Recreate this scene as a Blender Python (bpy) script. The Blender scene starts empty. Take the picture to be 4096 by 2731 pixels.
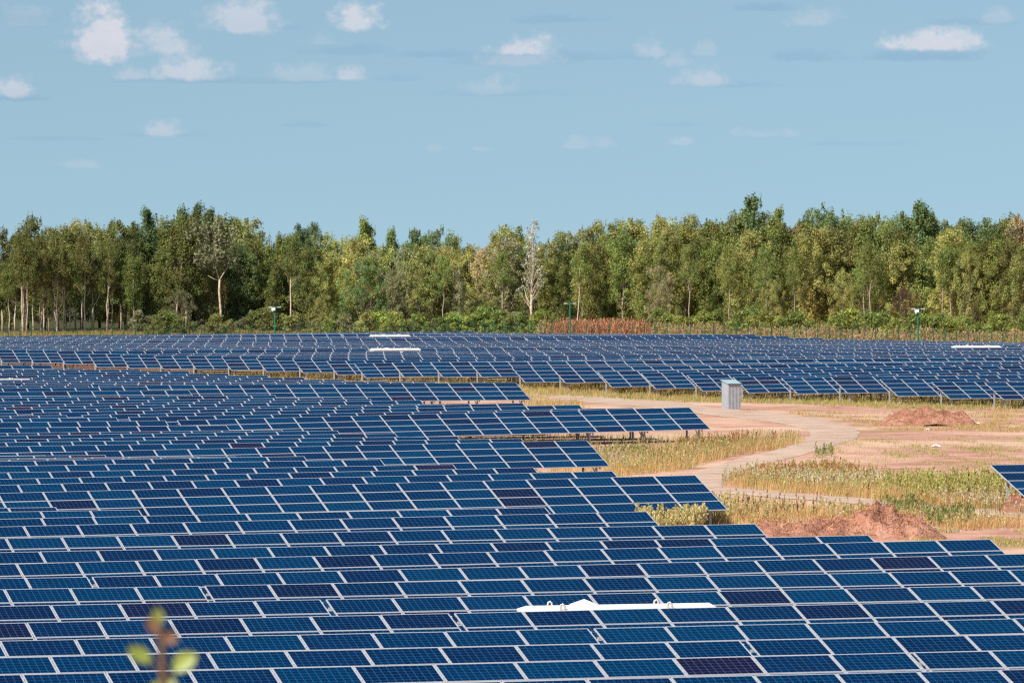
import bpy, math, random
import numpy as np
from mathutils import Vector, Matrix
random.seed(7)
rng = np.random.default_rng(7)
R = math.radians
scn = bpy.context.scene
col = scn.collection

# ------------------------------------------------------------------ camera
HC = 10.1                      # camera height above the field
F = 200.0 / 36.0 * 4096        # focal length in photograph pixels
YH = 1070.0                    # horizon line in the photograph
cd = bpy.data.cameras.new("camera")
cam = bpy.data.objects.new("camera", cd)
col.objects.link(cam)
cam.location = (0, 0, HC)
cam.rotation_euler = (R(90) - math.atan((1365.5 - YH) / F), 0, 0)
cd.lens = 200
cd.sensor_width = 36
cd.clip_start = 0.5
cd.clip_end = 20000
cd.dof.use_dof = True
cd.dof.focus_distance = 230
cd.dof.aperture_fstop = 8
scn.camera = cam

# ------------------------------------------------------------------ world, sun, exposure
SUN_AZ = math.atan2(-0.62, -0.78)     # compass angle from +Y towards +X
SUN_EL = R(42)
w = bpy.data.worlds.new("World")
scn.world = w
w.use_nodes = True
nt = w.node_tree
nt.nodes.clear()


def nd(t, kind, **kw):
    n = t.nodes.new(kind)
    for k, v in kw.items():
        setattr(n, k, v)
    return n


def mth(t, op, a, b=None, c=None, clamp=False):
    n = t.nodes.new("ShaderNodeMath")
    n.operation = op
    n.use_clamp = clamp
    for i, v in enumerate((a, b, c)):
        if v is None:
            continue
        if isinstance(v, (int, float)):
            n.inputs[i].default_value = v
        else:
            t.links.new(v, n.inputs[i])
    return n.outputs[0]


def mixc(t, f, a, b, mode="MIX"):
    n = t.nodes.new("ShaderNodeMix")
    n.data_type = "RGBA"
    n.blend_type = mode
    n.clamp_factor = True
    for i, v in ((0, f), (6, a), (7, b)):
        if isinstance(v, (int, float)):
            n.inputs[i].default_value = v
        elif isinstance(v, tuple):
            n.inputs[i].default_value = (*v[:3], 1)
        else:
            t.links.new(v, n.inputs[i])
    return n.outputs[2]


def ramp(t, f, stops, interp="LINEAR"):
    n = t.nodes.new("ShaderNodeValToRGB")
    n.color_ramp.interpolation = interp
    e = n.color_ramp.elements
    while len(e) < len(stops):
        e.new(0.5)
    for el, (p, c) in zip(e, stops):
        el.position = p
        el.color = (*c[:3], 1) if isinstance(c, tuple) else (c, c, c, 1)
    t.links.new(f, n.inputs[0])
    return n.outputs[0]


def noise(t, vec, scale, detail=3, rough=0.5, dims="3D"):
    n = t.nodes.new("ShaderNodeTexNoise")
    n.noise_dimensions = dims
    n.inputs["Scale"].default_value = scale
    n.inputs["Detail"].default_value = detail
    n.inputs["Roughness"].default_value = rough
    if vec is not None:
        t.links.new(vec, n.inputs["Vector"])
    return n


tc = nd(nt, "ShaderNodeTexCoord")
sep = nd(nt, "ShaderNodeSeparateXYZ")
nt.links.new(tc.outputs["Generated"], sep.inputs[0])
# the air near the horizon is clear: read the sky a little higher up
zz = mth(nt, "MULTIPLY_ADD", mth(nt, "MAXIMUM", sep.outputs[2], 0.0), 0.80, 0.16)
cmb = nd(nt, "ShaderNodeCombineXYZ")
nt.links.new(sep.outputs[0], cmb.inputs[0])
nt.links.new(sep.outputs[1], cmb.inputs[1])
nt.links.new(zz, cmb.inputs[2])
nrm = nd(nt, "ShaderNodeVectorMath", operation="NORMALIZE")
nt.links.new(cmb.outputs[0], nrm.inputs[0])
sky = nd(nt, "ShaderNodeTexSky", sky_type="NISHITA", sun_disc=False)
sky.sun_elevation = SUN_EL
sky.sun_rotation = SUN_AZ
sky.air_density = 1.0
sky.dust_density = 0.6
sky.ozone_density = 1.6
nt.links.new(nrm.outputs[0], sky.inputs[0])
skyc = mixc(nt, 1.0, sky.outputs[0], (0.965, 1.0, 0.895), "MULTIPLY")
# cumulus clouds, placed by direction
yy = mth(nt, "MAXIMUM", sep.outputs[1], 0.05)
u = mth(nt, "DIVIDE", sep.outputs[0], yy)
v = mth(nt, "DIVIDE", sep.outputs[2], yy)
uv = nd(nt, "ShaderNodeCombineXYZ")
nt.links.new(u, uv.inputs[0])
nt.links.new(mth(nt, "MULTIPLY", v, 1.15), uv.inputs[1])
n1 = noise(nt, uv.outputs[0], 120, 6, 0.6)
n2 = noise(nt, uv.outputs[0], 520, 3, 0.6)
nz = mth(nt, "ADD", mth(nt, "MULTIPLY", mth(nt, "SUBTRACT", n1.outputs[0], 0.5), 2.1),
         mth(nt, "MULTIPLY", mth(nt, "SUBTRACT", n2.outputs[0], 0.5), 1.1))
# x, y of the base middle (photograph pixels), half width, height, strength, shade below
CL = [(395, 200, 150, 175, 1.0), (650, 190, 150, 110, .75), (470, 215, 240, 60, .45), (730, 300, 190, 85, .8), (560, 305, 90, 50, .5),
      (960, 105, 180, 115, .75), (860, 60, 90, 50, .5), (1420, 105, 110, 95, .95), (1400, 310, 65, 55, .75), (1220, 310, 170, 60, .4),
      (2080, 205, 130, 75, .95), (2080, 250, 190, 55, .45), (1960, 365, 150, 65, .38), (2610, 215, 75, 85, .55), (2700, 250, 60, 60, .38),
      (2830, 330, 110, 70, .6), (60, 370, 110, 80, .75), (650, 530, 90, 70, .6), (3700, 185, 200, 75, .95), (3850, 170, 90, 75, .85),
      (3250, 90, 110, 70, .4), (3980, 85, 80, 50, .4), (3060, 540, 160, 35, .28), (330, 665, 100, 30, .3), (2300, 585, 55, 40, .28),
      (2420, 580, 50, 38, .28), (1930, 600, 50, 18, .28), (2730, 575, 50, 25, .35), (1730, 600, 45, 25, .22), (100, 80, 120, 80, .3),
      (1290, 170, 90, 50, .25), (2820, 215, 60, 50, .3)]
SH = [(430, 215, 220, 36, .6), (760, 325, 250, 34, .5), (1000, 115, 220, 34, .45), (60, 395, 160, 40, .6), (2050, 250, 330, 50, .45),
      (1730, 225, 170, 32, .5), (2300, 235, 170, 36, .45), (3640, 235, 300, 42, .6), (3230, 235, 120, 45, .5), (100, 85, 150, 40, .5),
      (2250, 85, 190, 30, .45), (2120, 90, 90, 25, .4), (3050, 40, 160, 30, .5), (1400, 210, 200, 40, .4), (2930, 345, 190, 28, .4),
      (1960, 380, 260, 30, .35), (1600, 320, 120, 26, .3), (250, 560, 220, 18, .3), (3400, 580, 260, 18, .25), (3900, 95, 200, 30, .4),
      (650, 545, 200, 22, .3), (1220, 505, 90, 18, .3), (2700, 505, 150, 16, .22), (2600, 230, 180, 40, .35), (1130, 330, 280, 30, .35)]


def blob(cx, cy, hw, ht, st, soft):
    cu, cv = (cx - 2048) / F, (YH - cy) / F
    du = mth(nt, "MULTIPLY", mth(nt, "SUBTRACT", u, cu), F / (hw * 1.12))
    dv = mth(nt, "MULTIPLY", mth(nt, "SUBTRACT", v, cv), F / (ht * 1.08))
    dv = mth(nt, "MAXIMUM", dv, mth(nt, "MULTIPLY", dv, -3.2))
    d2 = mth(nt, "MULTIPLY_ADD", du, du, mth(nt, "MULTIPLY", dv, dv))
    d = mth(nt, "SUBTRACT", 1.0, mth(nt, "SQRT", d2))
    m = mth(nt, "MULTIPLY", mth(nt, "ADD", d, mth(nt, "MULTIPLY", nz, 0.95)), soft, clamp=True)
    return mth(nt, "MULTIPLY", m, st)


def merged(lst, soft):
    acc = None
    for c in lst:
        b = blob(*c, soft)
        acc = b if acc is None else mth(nt, "MAXIMUM", acc, b)
    return acc


shade = merged(SH, 1.6)
light = merged(CL, 1.7)
skyc = mixc(nt, mth(nt, "MULTIPLY", shade, 0.7), skyc, mixc(nt, 1.0, skyc, (0.68, 0.78, 0.90), "MULTIPLY"))
CLOUDC = (6.9, 6.4, 6.75)
cfac = mth(nt, "ADD", mth(nt, "MULTIPLY", light, 0.75), mth(nt, "MULTIPLY", nz, 0.55), clamp=True)
cloudc = mixc(nt, cfac, (4.9, 5.35, 6.1), CLOUDC)
skyc = mixc(nt, mth(nt, "MULTIPLY", light, 0.68), skyc, cloudc)
bg = nd(nt, "ShaderNodeBackground")
nt.links.new(skyc, bg.inputs[0])
bg.inputs[1].default_value = 0.09
wo = nd(nt, "ShaderNodeOutputWorld")
nt.links.new(bg.outputs[0], wo.inputs[0])

sl = bpy.data.lights.new("sun", "SUN")
sl.energy = 4.9
sl.angle = R(0.55)
sl.color = (1.0, 0.93, 0.82)
so = bpy.data.objects.new("sun", sl)
col.objects.link(so)
sd = Vector((math.sin(SUN_AZ) * math.cos(SUN_EL), math.cos(SUN_AZ) * math.cos(SUN_EL), math.sin(SUN_EL)))
so.rotation_euler = sd.to_track_quat("Z", "Y").to_euler()
so.location = (-40, -40, 60)
vs = scn.view_settings
vs.view_transform = "Standard"
vs.look = "None"
vs.exposure = 0.45
vs.gamma = 1.0
scn.cycles.use_denoising = False
scn.cycles.max_bounces = 5
scn.cycles.diffuse_bounces = 4
scn.cycles.glossy_bounces = 2
scn.cycles.transparent_max_bounces = 4
scn.cycles.caustics_reflective = False
scn.cycles.filter_width = 1.3

# ------------------------------------------------------------------ helpers: meshes


class MB:
    """collects polygons and builds ONE mesh"""

    def __init__(s):
        s.v, s.f, s.m, s.c = [], [], [], []

    def poly(s, pts, m=0, c=None):
        i = len(s.v)
        s.v.extend(pts)
        s.f.append(tuple(range(i, i + len(pts))))
        s.m.append(m)
        s.c.append(c or (1, 1, 1))

    def box(s, x0, x1, y0, y1, z0, z1, m=0, c=None):
        i = len(s.v)
        s.v.extend([(x0, y0, z0), (x1, y0, z0), (x1, y1, z0), (x0, y1, z0),
                    (x0, y0, z1), (x1, y0, z1), (x1, y1, z1), (x0, y1, z1)])
        for q in ((0, 3, 2, 1), (4, 5, 6, 7), (0, 1, 5, 4), (1, 2, 6, 5), (2, 3, 7, 6), (3, 0, 4, 7)):
            s.f.append(tuple(i + k for k in q))
            s.m.append(m)
            s.c.append(c or (1, 1, 1))

    def beam(s, a, b, hw, hh, m=0, c=None):
        a, b = Vector(a), Vector(b)
        d = (b - a).normalized()
        up = Vector((0, 0, 1)) if abs(d.z) < .95 else Vector((0, 1, 0))
        x = d.cross(up).normalized()
        y = x.cross(d).normalized()
        i = len(s.v)
        for p in (a, b):
            for sx, sy in ((-1, -1), (1, -1), (1, 1), (-1, 1)):
                s.v.append(tuple(p + x * hw * sx + y * hh * sy))
        for q in ((0, 1, 2, 3), (7, 6, 5, 4), (0, 4, 5, 1), (1, 5, 6, 2), (2, 6, 7, 3), (3, 7, 4, 0)):
            s.f.append(tuple(i + k for k in q))
            s.m.append(m)
            s.c.append(c or (1, 1, 1))

    def tube(s, pts, rad, n=7, m=0, c=None, cap=True):
        pts = [Vector(p) for p in pts]
        base = len(s.v)
        for k, p in enumerate(pts):
            d = (pts[min(k + 1, len(pts) - 1)] - pts[max(k - 1, 0)]).normalized()
            up = Vector((1, 0, 0)) if abs(d.x) < .9 else Vector((0, 1, 0))
            x = d.cross(up).normalized()
            y = d.cross(x).normalized()
            for j in range(n):
                a = 2 * math.pi * j / n
                s.v.append(tuple(p + (x * math.cos(a) + y * math.sin(a)) * rad[k]))
        for k in range(len(pts) - 1):
            for j in range(n):
                j2 = (j + 1) % n
                s.f.append((base + k * n + j, base + k * n + j2, base + (k + 1) * n + j2, base + (k + 1) * n + j))
                s.m.append(m)
                s.c.append(c or (1, 1, 1))
        if cap:
            for k in (0, len(pts) - 1):
                q = tuple(base + k * n + j for j in range(n))
                s.f.append(q if k else q[::-1])
                s.m.append(m)
                s.c.append(c or (1, 1, 1))

    def mesh(s, name, mats, smooth=False, colours=False):
        me = bpy.data.meshes.new(name)
        me.from_pydata([tuple(p) for p in s.v], [], s.f)
        for mm in mats:
            me.materials.append(mm)
        me.polygons.foreach_set("material_index", s.m)
        if smooth:
            me.polygons.foreach_set("use_smooth", [True] * len(s.f))
        if colours:
            at = me.attributes.new("tint", "FLOAT_COLOR", "FACE")
            at.data.foreach_set("color", np.array([(*c, 1) for c in s.c], dtype=np.float32).ravel())
        me.update()
        return me


def quads_mesh(name, V, mats, col_arr=None, mat_idx=None, normals_up=False):
    """V: (n,4,3) or (n,3,3) array of separate faces -> mesh"""
    n, k, _ = V.shape
    me = bpy.data.meshes.new(name)
    me.vertices.add(n * k)
    me.vertices.foreach_set("co", V.reshape(-1).astype(np.float32))
    me.loops.add(n * k)
    me.loops.foreach_set("vertex_index", np.arange(n * k, dtype=np.int32))
    me.polygons.add(n)
    me.polygons.foreach_set("loop_start", np.arange(0, n * k, k, dtype=np.int32))
    for mm in mats:
        me.materials.append(mm)
    if mat_idx is not None:
        me.polygons.foreach_set("material_index", mat_idx.astype(np.int32))
    if col_arr is not None:
        at = me.attributes.new("tint", "FLOAT_COLOR", "FACE")
        at.data.foreach_set("color", np.concatenate([col_arr, np.ones((n, 1))], 1).astype(np.float32).ravel())
    me.update(calc_edges=True)
    return me


def link(name, data, parent=None, loc=None, rot=None, scale=None):
    o = bpy.data.objects.new(name, data)
    col.objects.link(o)
    if parent is not None:
        o.parent = parent
    if loc is not None:
        o.location = loc
    if rot is not None:
        o.rotation_euler = rot
    if scale is not None:
        o.scale = scale
    return o


def tag(o, label=None, cat=None, group=None, kind=None):
    if label:
        o["label"] = label
    if cat:
        o["category"] = cat
    if group:
        o["group"] = group
    if kind:
        o["kind"] = kind
    return o


ONES = ["", "first", "second", "third", "fourth", "fifth", "sixth", "seventh", "eighth", "ninth", "tenth", "eleventh", "twelfth",
        "thirteenth", "fourteenth", "fifteenth", "sixteenth", "seventeenth", "eighteenth", "nineteenth"]
TENS = {2: ("twenty", "twentieth"), 3: ("thirty", "thirtieth"), 4: ("forty", "fortieth"), 5: ("fifty", "fiftieth"), 6: ("sixty", "sixtieth")}


def ordn(n):
    if n < 20:
        return ONES[n]
    a, b = divmod(n, 10)
    return TENS[a][1] if b == 0 else TENS[a][0] + "-" + ONES[b]


# ------------------------------------------------------------------ helpers: materials


def mat(name):
    m = bpy.data.materials.new(name)
    m.use_nodes = True
    t = m.node_tree
    b = t.nodes["Principled BSDF"]
    return m, t, b


def plain(name, c, rough=0.6, metal=0.0, var=0.0, nscale=8.0):
    m, t, b = mat(name)
    b.inputs["Roughness"].default_value = rough
    b.inputs["Metallic"].default_value = metal
    if var:
        g = nd(t, "ShaderNodeTexCoord")
        n = noise(t, g.outputs["Object"], nscale, 4, 0.6)
        lo = tuple(x * (1 - var) for x in c)
        hi = tuple(min(1, x * (1 + var)) for x in c)
        t.links.new(ramp(t, n.outputs[0], [(0.3, lo), (0.7, hi)]), b.inputs["Base Color"])
    else:
        b.inputs["Base Color"].default_value = (*c, 1)
    return m


def glass_material():
    m, t, b = mat("solar_cells")
    tcn = nd(t, "ShaderNodeUVMap")
    sp = nd(t, "ShaderNodeSeparateXYZ")
    t.links.new(tcn.outputs[0], sp.inputs[0])
    at = nd(t, "ShaderNodeAttribute", attribute_name="tint")
    rs = nd(t, "ShaderNodeSeparateColor")
    t.links.new(at.outputs["Color"], rs.inputs[0])
    oi = nd(t, "ShaderNodeObjectInfo")
    rnd = mth(t, "FRACT", mth(t, "ADD", rs.outputs[0], oi.outputs["Random"]))
    cx = mth(t, "MULTIPLY", sp.outputs[0], 10.0)
    cy = mth(t, "MULTIPLY", sp.outputs[1], 6.0)
    ex = mth(t, "ABSOLUTE", mth(t, "SUBTRACT", mth(t, "FRACT", cx), 0.5))
    ey = mth(t, "ABSOLUTE", mth(t, "SUBTRACT", mth(t, "FRACT", cy), 0.5))
    line = mth(t, "MAXIMUM", mth(t, "GREATER_THAN", ex, 0.474), mth(t, "GREATER_THAN", ey, 0.474))
    # per cell polycrystalline variation
    cid = nd(t, "ShaderNodeCombineXYZ")
    t.links.new(mth(t, "ADD", mth(t, "FLOOR", cx), mth(t, "MULTIPLY", rnd, 731.0)), cid.inputs[0])
    t.links.new(mth(t, "FLOOR", cy), cid.inputs[1])
    wn = nd(t, "ShaderNodeTexWhiteNoise", noise_dimensions="2D")
    t.links.new(cid.outputs[0], wn.inputs["Vector"])
    base = ramp(t, rnd, [(0.0, (0.0002, 0.0085, 0.046)), (0.35, (0.0001, 0.0140, 0.060)), (0.62, (0.0001, 0.0195, 0.070)),
                         (0.80, (0.0001, 0.0130, 0.057)), (0.93, (0.0003, 0.0070, 0.040)), (0.985, (0.0016, 0.0050, 0.028)), (1.0, (0.0040, 0.0045, 0.024))])
    base = mixc(t, 1.0, base, ramp(t, wn.outputs[0], [(0.0, 0.85), (1.0, 1.15)]), "MULTIPLY")
    lc = ramp(t, rnd, [(0.0, (0.02, 0.18, 0.36)), (0.6, (0.008, 0.20, 0.37)), (0.97, (0.04, 0.13, 0.3)), (1.0, (0.12, 0.12, 0.28))])
    c = mixc(t, mth(t, "MULTIPLY", line, 0.75), base, lc)
    t.links.new(c, b.inputs["Base Color"])
    b.inputs["Roughness"].default_value = 0.16
    b.inputs["IOR"].default_value = 1.11
    b.inputs["Specular IOR Level"].default_value = 0.5
    return m


M_CELL = glass_material()
M_ALU = plain("anodised_aluminium", (0.47, 0.475, 0.51), 0.42, 0.15)
M_BACK = plain("white_backsheet", (0.55, 0.56, 0.58), 0.7)
M_STEEL = plain("galvanised_steel", (0.40, 0.43, 0.44), 0.5, 0.25, 0.2, 3.0)
M_WHITE = plain("white_roof_paint", (0.80, 0.77, 0.75), 0.5, 0.0, 0.03, 2.0)
M_OFFW = plain("off_white_wall_paint", (0.70, 0.68, 0.65), 0.55, 0.0, 0.05, 2.0)
M_GREEN = plain("green_powder_coat", (0.004, 0.15, 0.08), 0.45)
M_DGREEN = plain("dark_green_fence_paint", (0.004, 0.06, 0.035), 0.5)
M_GREY = plain("grey_lamp_housing", (0.42, 0.46, 0.50), 0.4)
M_CAM = plain("white_camera_housing", (0.85, 0.85, 0.87), 0.35)
M_RING = plain("lifting_eye_steel", (0.55, 0.50, 0.46), 0.5, 0.3)


def tint_material(name, rough=0.85, transl=0.0, objcol=False, spec=0.2, jitter=0.0):
    """colour carried by the face attribute 'tint' (species colour), times the object's colour"""
    m, t, b = mat(name)
    at = nd(t, "ShaderNodeAttribute", attribute_name="tint")
    c = at.outputs["Color"]
    if objcol:
        oi = nd(t, "ShaderNodeObjectInfo")
        c = mixc(t, 1.0, c, oi.outputs["Color"], "MULTIPLY")
    t.links.new(c, b.inputs["Base Color"])
    b.inputs["Roughness"].default_value = rough
    b.inputs["Specular IOR Level"].default_value = spec
    if transl:
        tr = nd(t, "ShaderNodeBsdfTranslucent")
        t.links.new(mixc(t, 1.0, c, (1.0, 1.0, 0.55), "MULTIPLY"), tr.inputs[0])
        mx = nd(t, "ShaderNodeMixShader")
        mx.inputs[0].default_value = transl
        t.links.new(b.outputs[0], mx.inputs[1])
        t.links.new(tr.outputs[0], mx.inputs[2])
        t.links.new(mx.outputs[0], t.nodes["Material Output"].inputs[0])
    return m


M_LEAF = tint_material("leaves", 0.6, 0.36, True, 0.3)
M_HERB = tint_material("herb_stalks", 0.8, 0.2, False, 0.15)


def bark_material(name, lo, hi, dark):
    m, t, b = mat(name)
    g = nd(t, "ShaderNodeTexCoord")
    mp = nd(t, "ShaderNodeMapping")
    mp.inputs["Scale"].default_value = (1.2, 1.2, 3.0)
    t.links.new(g.outputs["Object"], mp.inputs[0])
    n = noise(t, mp.outputs[0], 1.6, 5, 0.7)
    c = ramp(t, n.outputs[0], [(0.34, dark), (0.44, lo), (0.7, hi)])
    oi = nd(t, "ShaderNodeObjectInfo")
    c = mixc(t, 1.0, c, oi.outputs["Color"], "MULTIPLY")
    t.links.new(c, b.inputs["Base Color"])
    b.inputs["Roughness"].default_value = 0.85
    return m


M_BIRCH = bark_material("pale_bark", (0.42, 0.33, 0.26), (0.62, 0.54, 0.46), (0.12, 0.08, 0.06))
M_BARK = bark_material("brown_bark", (0.17, 0.12, 0.085), (0.27, 0.20, 0.15), (0.06, 0.04, 0.03))

# ------------------------------------------------------------------ layout of the solar field
PSI = R(16.0)
CP, SP = math.cos(PSI), math.sin(PSI)
TILT = R(16.5)
MW, MHGT, GAPM = 1.65, 0.99, 0.022
PITCH = MW + GAPM
NCOL = 18
SLOPE = 4 * MHGT + 3 * GAPM
ZB = 0.66                                     # height of the low edge over ground
ZT = ZB + SLOPE * math.sin(TILT)              # height of the high edge
HALF = SLOPE * math.cos(TILT) / 2
TLEN = NCOL * PITCH - GAPM


def row_point(s, x):
    xr = (x - 2048) / F
    Y = s / (CP - xr * SP)
    return xr * Y, Y, Y * (xr * CP + SP)       # X, Y, t


def row_z(s, x, y):
    _, Y, _ = row_point(s, x)
    return HC - (y - YH) / F * Y


def x_of_t(s, t):
    X, Y = t * CP - s * SP, t * SP + s * CP
    return 2048 + F * X / Y


# near rows, front to back: s, control points (x, y of the top edge), right end x (None: given gap), gap width
NEAR = [
    (103.4, [(0, 2783), (1300, 2745), (2500, 2713), (3600, 2700), (4096, 2682)], ("gap", 4330), .14),
    (109.6, [(0, 2716), (1300, 2678.5), (2500, 2648), (3600, 2617), (4096, 2602)], ("gap", 3640), .14),
    (115.8, [(0, 2646), (1300, 2611), (2500, 2582), (3600, 2546), (4096, 2531)], ("gap", 2972), .14),
    (121.9, [(0, 2577), (1300, 2546.6), (2500, 2515), (3600, 2479), (4096, 2462)], ("gap", 2364), .14),
    (128.1, [(0, 2513), (1300, 2471.7), (2500, 2438), (3600, 2403), (4096, 2388)], ("gap", 1806), .14),
    (134.3, [(0, 2442), (1300, 2402), (2500, 2374), (3600, 2346), (4096, 2337)], ("gap", 1292), .14),
    (140.6, [(0, 2370), (1300, 2334), (2500, 2312), (3600, 2289), (4096, 2278)], ("gap", 806), .14),
    (147.0, [(0, 2322), (1300, 2285), (2500, 2254), (3600, 2226), (4096, 2214)], ("gap", 358), .14),
    (153.3, [(0, 2262), (1300, 2228), (2500, 2198), (3600, 2169), (3964, 2160)], ("end", 3964), .14),
    (159.7, [(0, 2216), (1300, 2189), (2500, 2163), (3476, 2145)], ("end", 3476), .14),
    (166.1, [(0, 2162), (1300, 2132), (2500, 2111), (3023, 2099)], ("end", 3023), .14),
    (172.0, [(0, 2123), (1300, 2085), (2589, 2049)], ("end", 2589), .14),
    (178.0, [(0, 2093), (1300, 2056), (2182, 2032)], ("end", 2182), .14),
    (185.5, [(0, 2061.5), (555, 2042)], ("end", 555), .14),
    (191.6, [(0, 2040), (223, 2032)], ("end", 223), .14),
    (204.6, [(0, 1981), (1300, 1944), (2785, 1903)], ("end", 2785), .5),
    (210.7, [(0, 1950), (1300, 1916), (2452, 1887)], ("end", 2452), .5),
    (216.8, [(0, 1929), (1300, 1892), (2136, 1872)], ("end", 2136), .5),
    (223.0, [(0, 1902), (1300, 1871), (1813, 1860)], ("end", 1813), .5),
    (229.3, [(0, 1878.5), (1300, 1846), (1523, 1840)], ("end", 1523), .5),
    (235.6, [(0, 1858), (1217, 1827)], ("end", 1217), .5),
    (241.9, [(0, 1848), (941, 1828)], ("end", 941), .5),
    (248.3, [(0, 1843.5), (660, 1828)], ("end", 660), .5),
    (254.7, [(0, 1830.5), (420, 1822)], ("end", 420), .5),
    (261.0, [(0, 1827), (182, 1823.5)], ("end", 182), .5),
    (267.4, [(0, 1816), (1300, 1788), (2348, 1763)], ("end", 2348), .6),
    (273.5, [(0, 1790), (1300, 1768), (2086, 1756)], ("end", 2086), .6),
    (279.5, [(0, 1774), (1300, 1756.5), (1831, 1747)], ("end", 1831), .6),
    (285.6, [(0, 1765), (1300, 1742.5), (1581, 1735)], ("end", 1581), .6),
    (291.8, [(0, 1752), (1350, 1724)], ("end", 1350), .6),
    (298.0, [(0, 1738.5), (1127, 1721)], ("end", 1127), .6),
    (304.4, [(0, 1718), (905, 1703)], ("end", 905), .6),
    (310.8, [(0, 1697), (1300, 1671), (2760, 1631)], ("end", 2760), .7),
    (317.0, [(0, 1680), (1300, 1655), (2534, 1633)], ("end", 2534), .7),
    (323.2, [(0, 1668), (1300, 1643), (2319, 1621)], ("end", 2319), .9),
    (329.4, [(0, 1656), (1300, 1631), (2092, 1614)], ("end", 2092), .9),
    (336.0, [(0, 1641), (1300, 1624), (1883, 1615)], ("end", 1883), .9),
    (348.0, [(0, 1633), (1300, 1610), (1683, 1602)], ("end", 1683), .7),
    (354.8, [(0, 1624), (1300, 1602), (1482, 1597)], ("end", 1482), .7),
    (361.2, [(0, 1611), (1290, 1592)], ("end", 1290), .7),
    (367.4, [(0, 1598), (1100, 1582)], ("end", 1100), .7),
    (374.2, [(0, 1571), (755, 1562)], ("end", 755), .7),
    (380.2, [(0, 1558), (586, 1549.5)], ("end", 586), .7),
    (386.4, [(0, 1547), (1300, 1536), (2063, 1531)], ("end", 2063), .7),
    (392.6, [(0, 1540), (1300, 1529), (1740, 1528)], ("end", 1740), .4),
    (399.0, [(0, 1532.5), (1300, 1524), (1546, 1525)], ("end", 1546), .4),
    (411.5, [(0, 1527), (1300, 1518), (1377, 1519)], ("end", 1377), .4),
    (418.0, [(0, 1521), (1215, 1511)], ("end", 1215), .4),
    (424.2, [(0, 1513.4), (1070, 1503)], ("end", 1070), .4),
    (430.6, [(0, 1505), (912, 1495)], ("end", 912), .4),
    (437.2, [(0, 1497), (755, 1486)], ("end", 755), .4),
    (445.0, [(0, 1487), (560, 1480)], ("end", 560), .4),
    (453.5, [(0, 1479), (334, 1476)], ("end", 334), .4),
    (462.0, [(0, 1461), (203, 1462)], ("end", 203), .4),
]
BX = [3938, 3726, 3520, 3322, 3125, 2933, 2750, 2565, 2391, 2208, 2048, 1877, 1723, 1569, 1418, 1307, 1170, 1025, 886, 747, 616, 482, 354, 228, 103, -20]
BY = [1531, 1529, 1519, 1508, 1512, 1509, 1502, 1494, 1488, 1472, 1471, 1450, 1451, 1451, 1455, 1444, 1436, 1432, 1427, 1425, 1424, 1421, 1418, 1406, 1402, 1401]
BR = [1531, 1523, 1514, 1501, 1494, 1484, 1476, 1464, 1457, 1447, 1443, 1430, 1428, 1420, 1415, 1414, 1407, 1403, 1400, 1392, 1391, 1387, 1383, 1382, 1377, 1376, 1372, 1371, 1368]
BE = {28: (4016, 1368), 29: (3862, 1365), 30: (3714, 1363), 31: (3570, 1360), 32: (3430, 1358), 33: (3290, 1353), 34: (3154, 1345), 35: (3020, 1338.5),
      36: (2884, 1337.5), 37: (2755, 1337), 38: (2626, 1336.5), 39: (2499, 1336), 40: (2375, 1335.5), 41: (2250, 1335), 42: (2127, 1334.5), 43: (2014, 1330.5), 44: (1897, 1326)}
FAR = []
for k in range(45):
    s = 387 + 6.1 * k
    if k <= 25:
        pts = [(BX[k], BY[k]), (3950 if k else 4250, BR[k] if k else 1527)]
        FAR.append((s, pts, BX[k], None))
    else:
        yl = 1346 + 54 * ((44 - k) / 19.0) ** 1.15 + (1.2 if k % 3 == 0 else -0.6)
        if k < 28:
            FAR.append((s, [(0, yl), (3950, BR[k])], None, None))
        elif k < 40:
            FAR.append((s, [(0, yl), BE[k]], None, BE[k][0]))
        else:
            FAR.append((s, [(0, yl), (300, yl - 2.5), (700, min(yl - 8, 1337 + (44 - k) * 1.5)), (1366, 1331.5 + (44 - k) * 1.2), BE[k]], None, BE[k][0]))
EXTRA = (215.6, [(3961, 1862), (4300, 1852)], 3961)   # lone row coming in at the right edge


def zfun(s, pts):
    """height of the top edge as a function of t, from the control points"""
    tt = [row_point(s, x)[2] for x, _ in pts]
    zz_ = [row_z(s, x, y) for x, y in pts]
    return lambda t: float(np.interp(t, tt, zz_)), tt, zz_


# ------------------------------------------------------------------ terrain from the rows
samp = []
for row in NEAR + [(a, b, None, None) for a, b, _, _ in FAR] + [(EXTRA[0], EXTRA[1], None, None)]:
    s, pts = row[0], row[1]
    _, tt, zz_ = zfun(s, pts)
    n = max(2, int((tt[-1] - tt[0]) / 10))
    for t in np.linspace(tt[0], tt[-1], n):
        z = float(np.interp(t, tt, zz_)) - ZT
        sc = s - HALF
        samp.append((t * CP - sc * SP, t * SP + sc * CP, z, 0.0))
FENCE_X = [-60, 1897, 2499, 3154, 4150]
FENCE_Y = [650, 690, 668, 632, 592]
for x in range(-300, 4500, 150):
    Y = float(np.interp(x, FENCE_X, FENCE_Y))
    X = (x - 2048) / F * Y
    samp.append((X, Y + 1, 0.85 if x > 1000 else 0.95, 0.0))
    for dy, z in ((9, 1.9), (14, 2.15), (22, 2.25), (34, 2.3), (50, 2.3)):
        samp.append((X, Y + dy, z, 0.0))
for X, Y, z in [(-120, 900, 3), (0, 900, 3), (150, 900, 3)]:
    samp.append((X, Y, z, 25.0))
SA = np.array(samp)


def smooth01(x):
    x = np.clip(x, 0, 1)
    return x * x * (3 - 2 * x)


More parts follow.
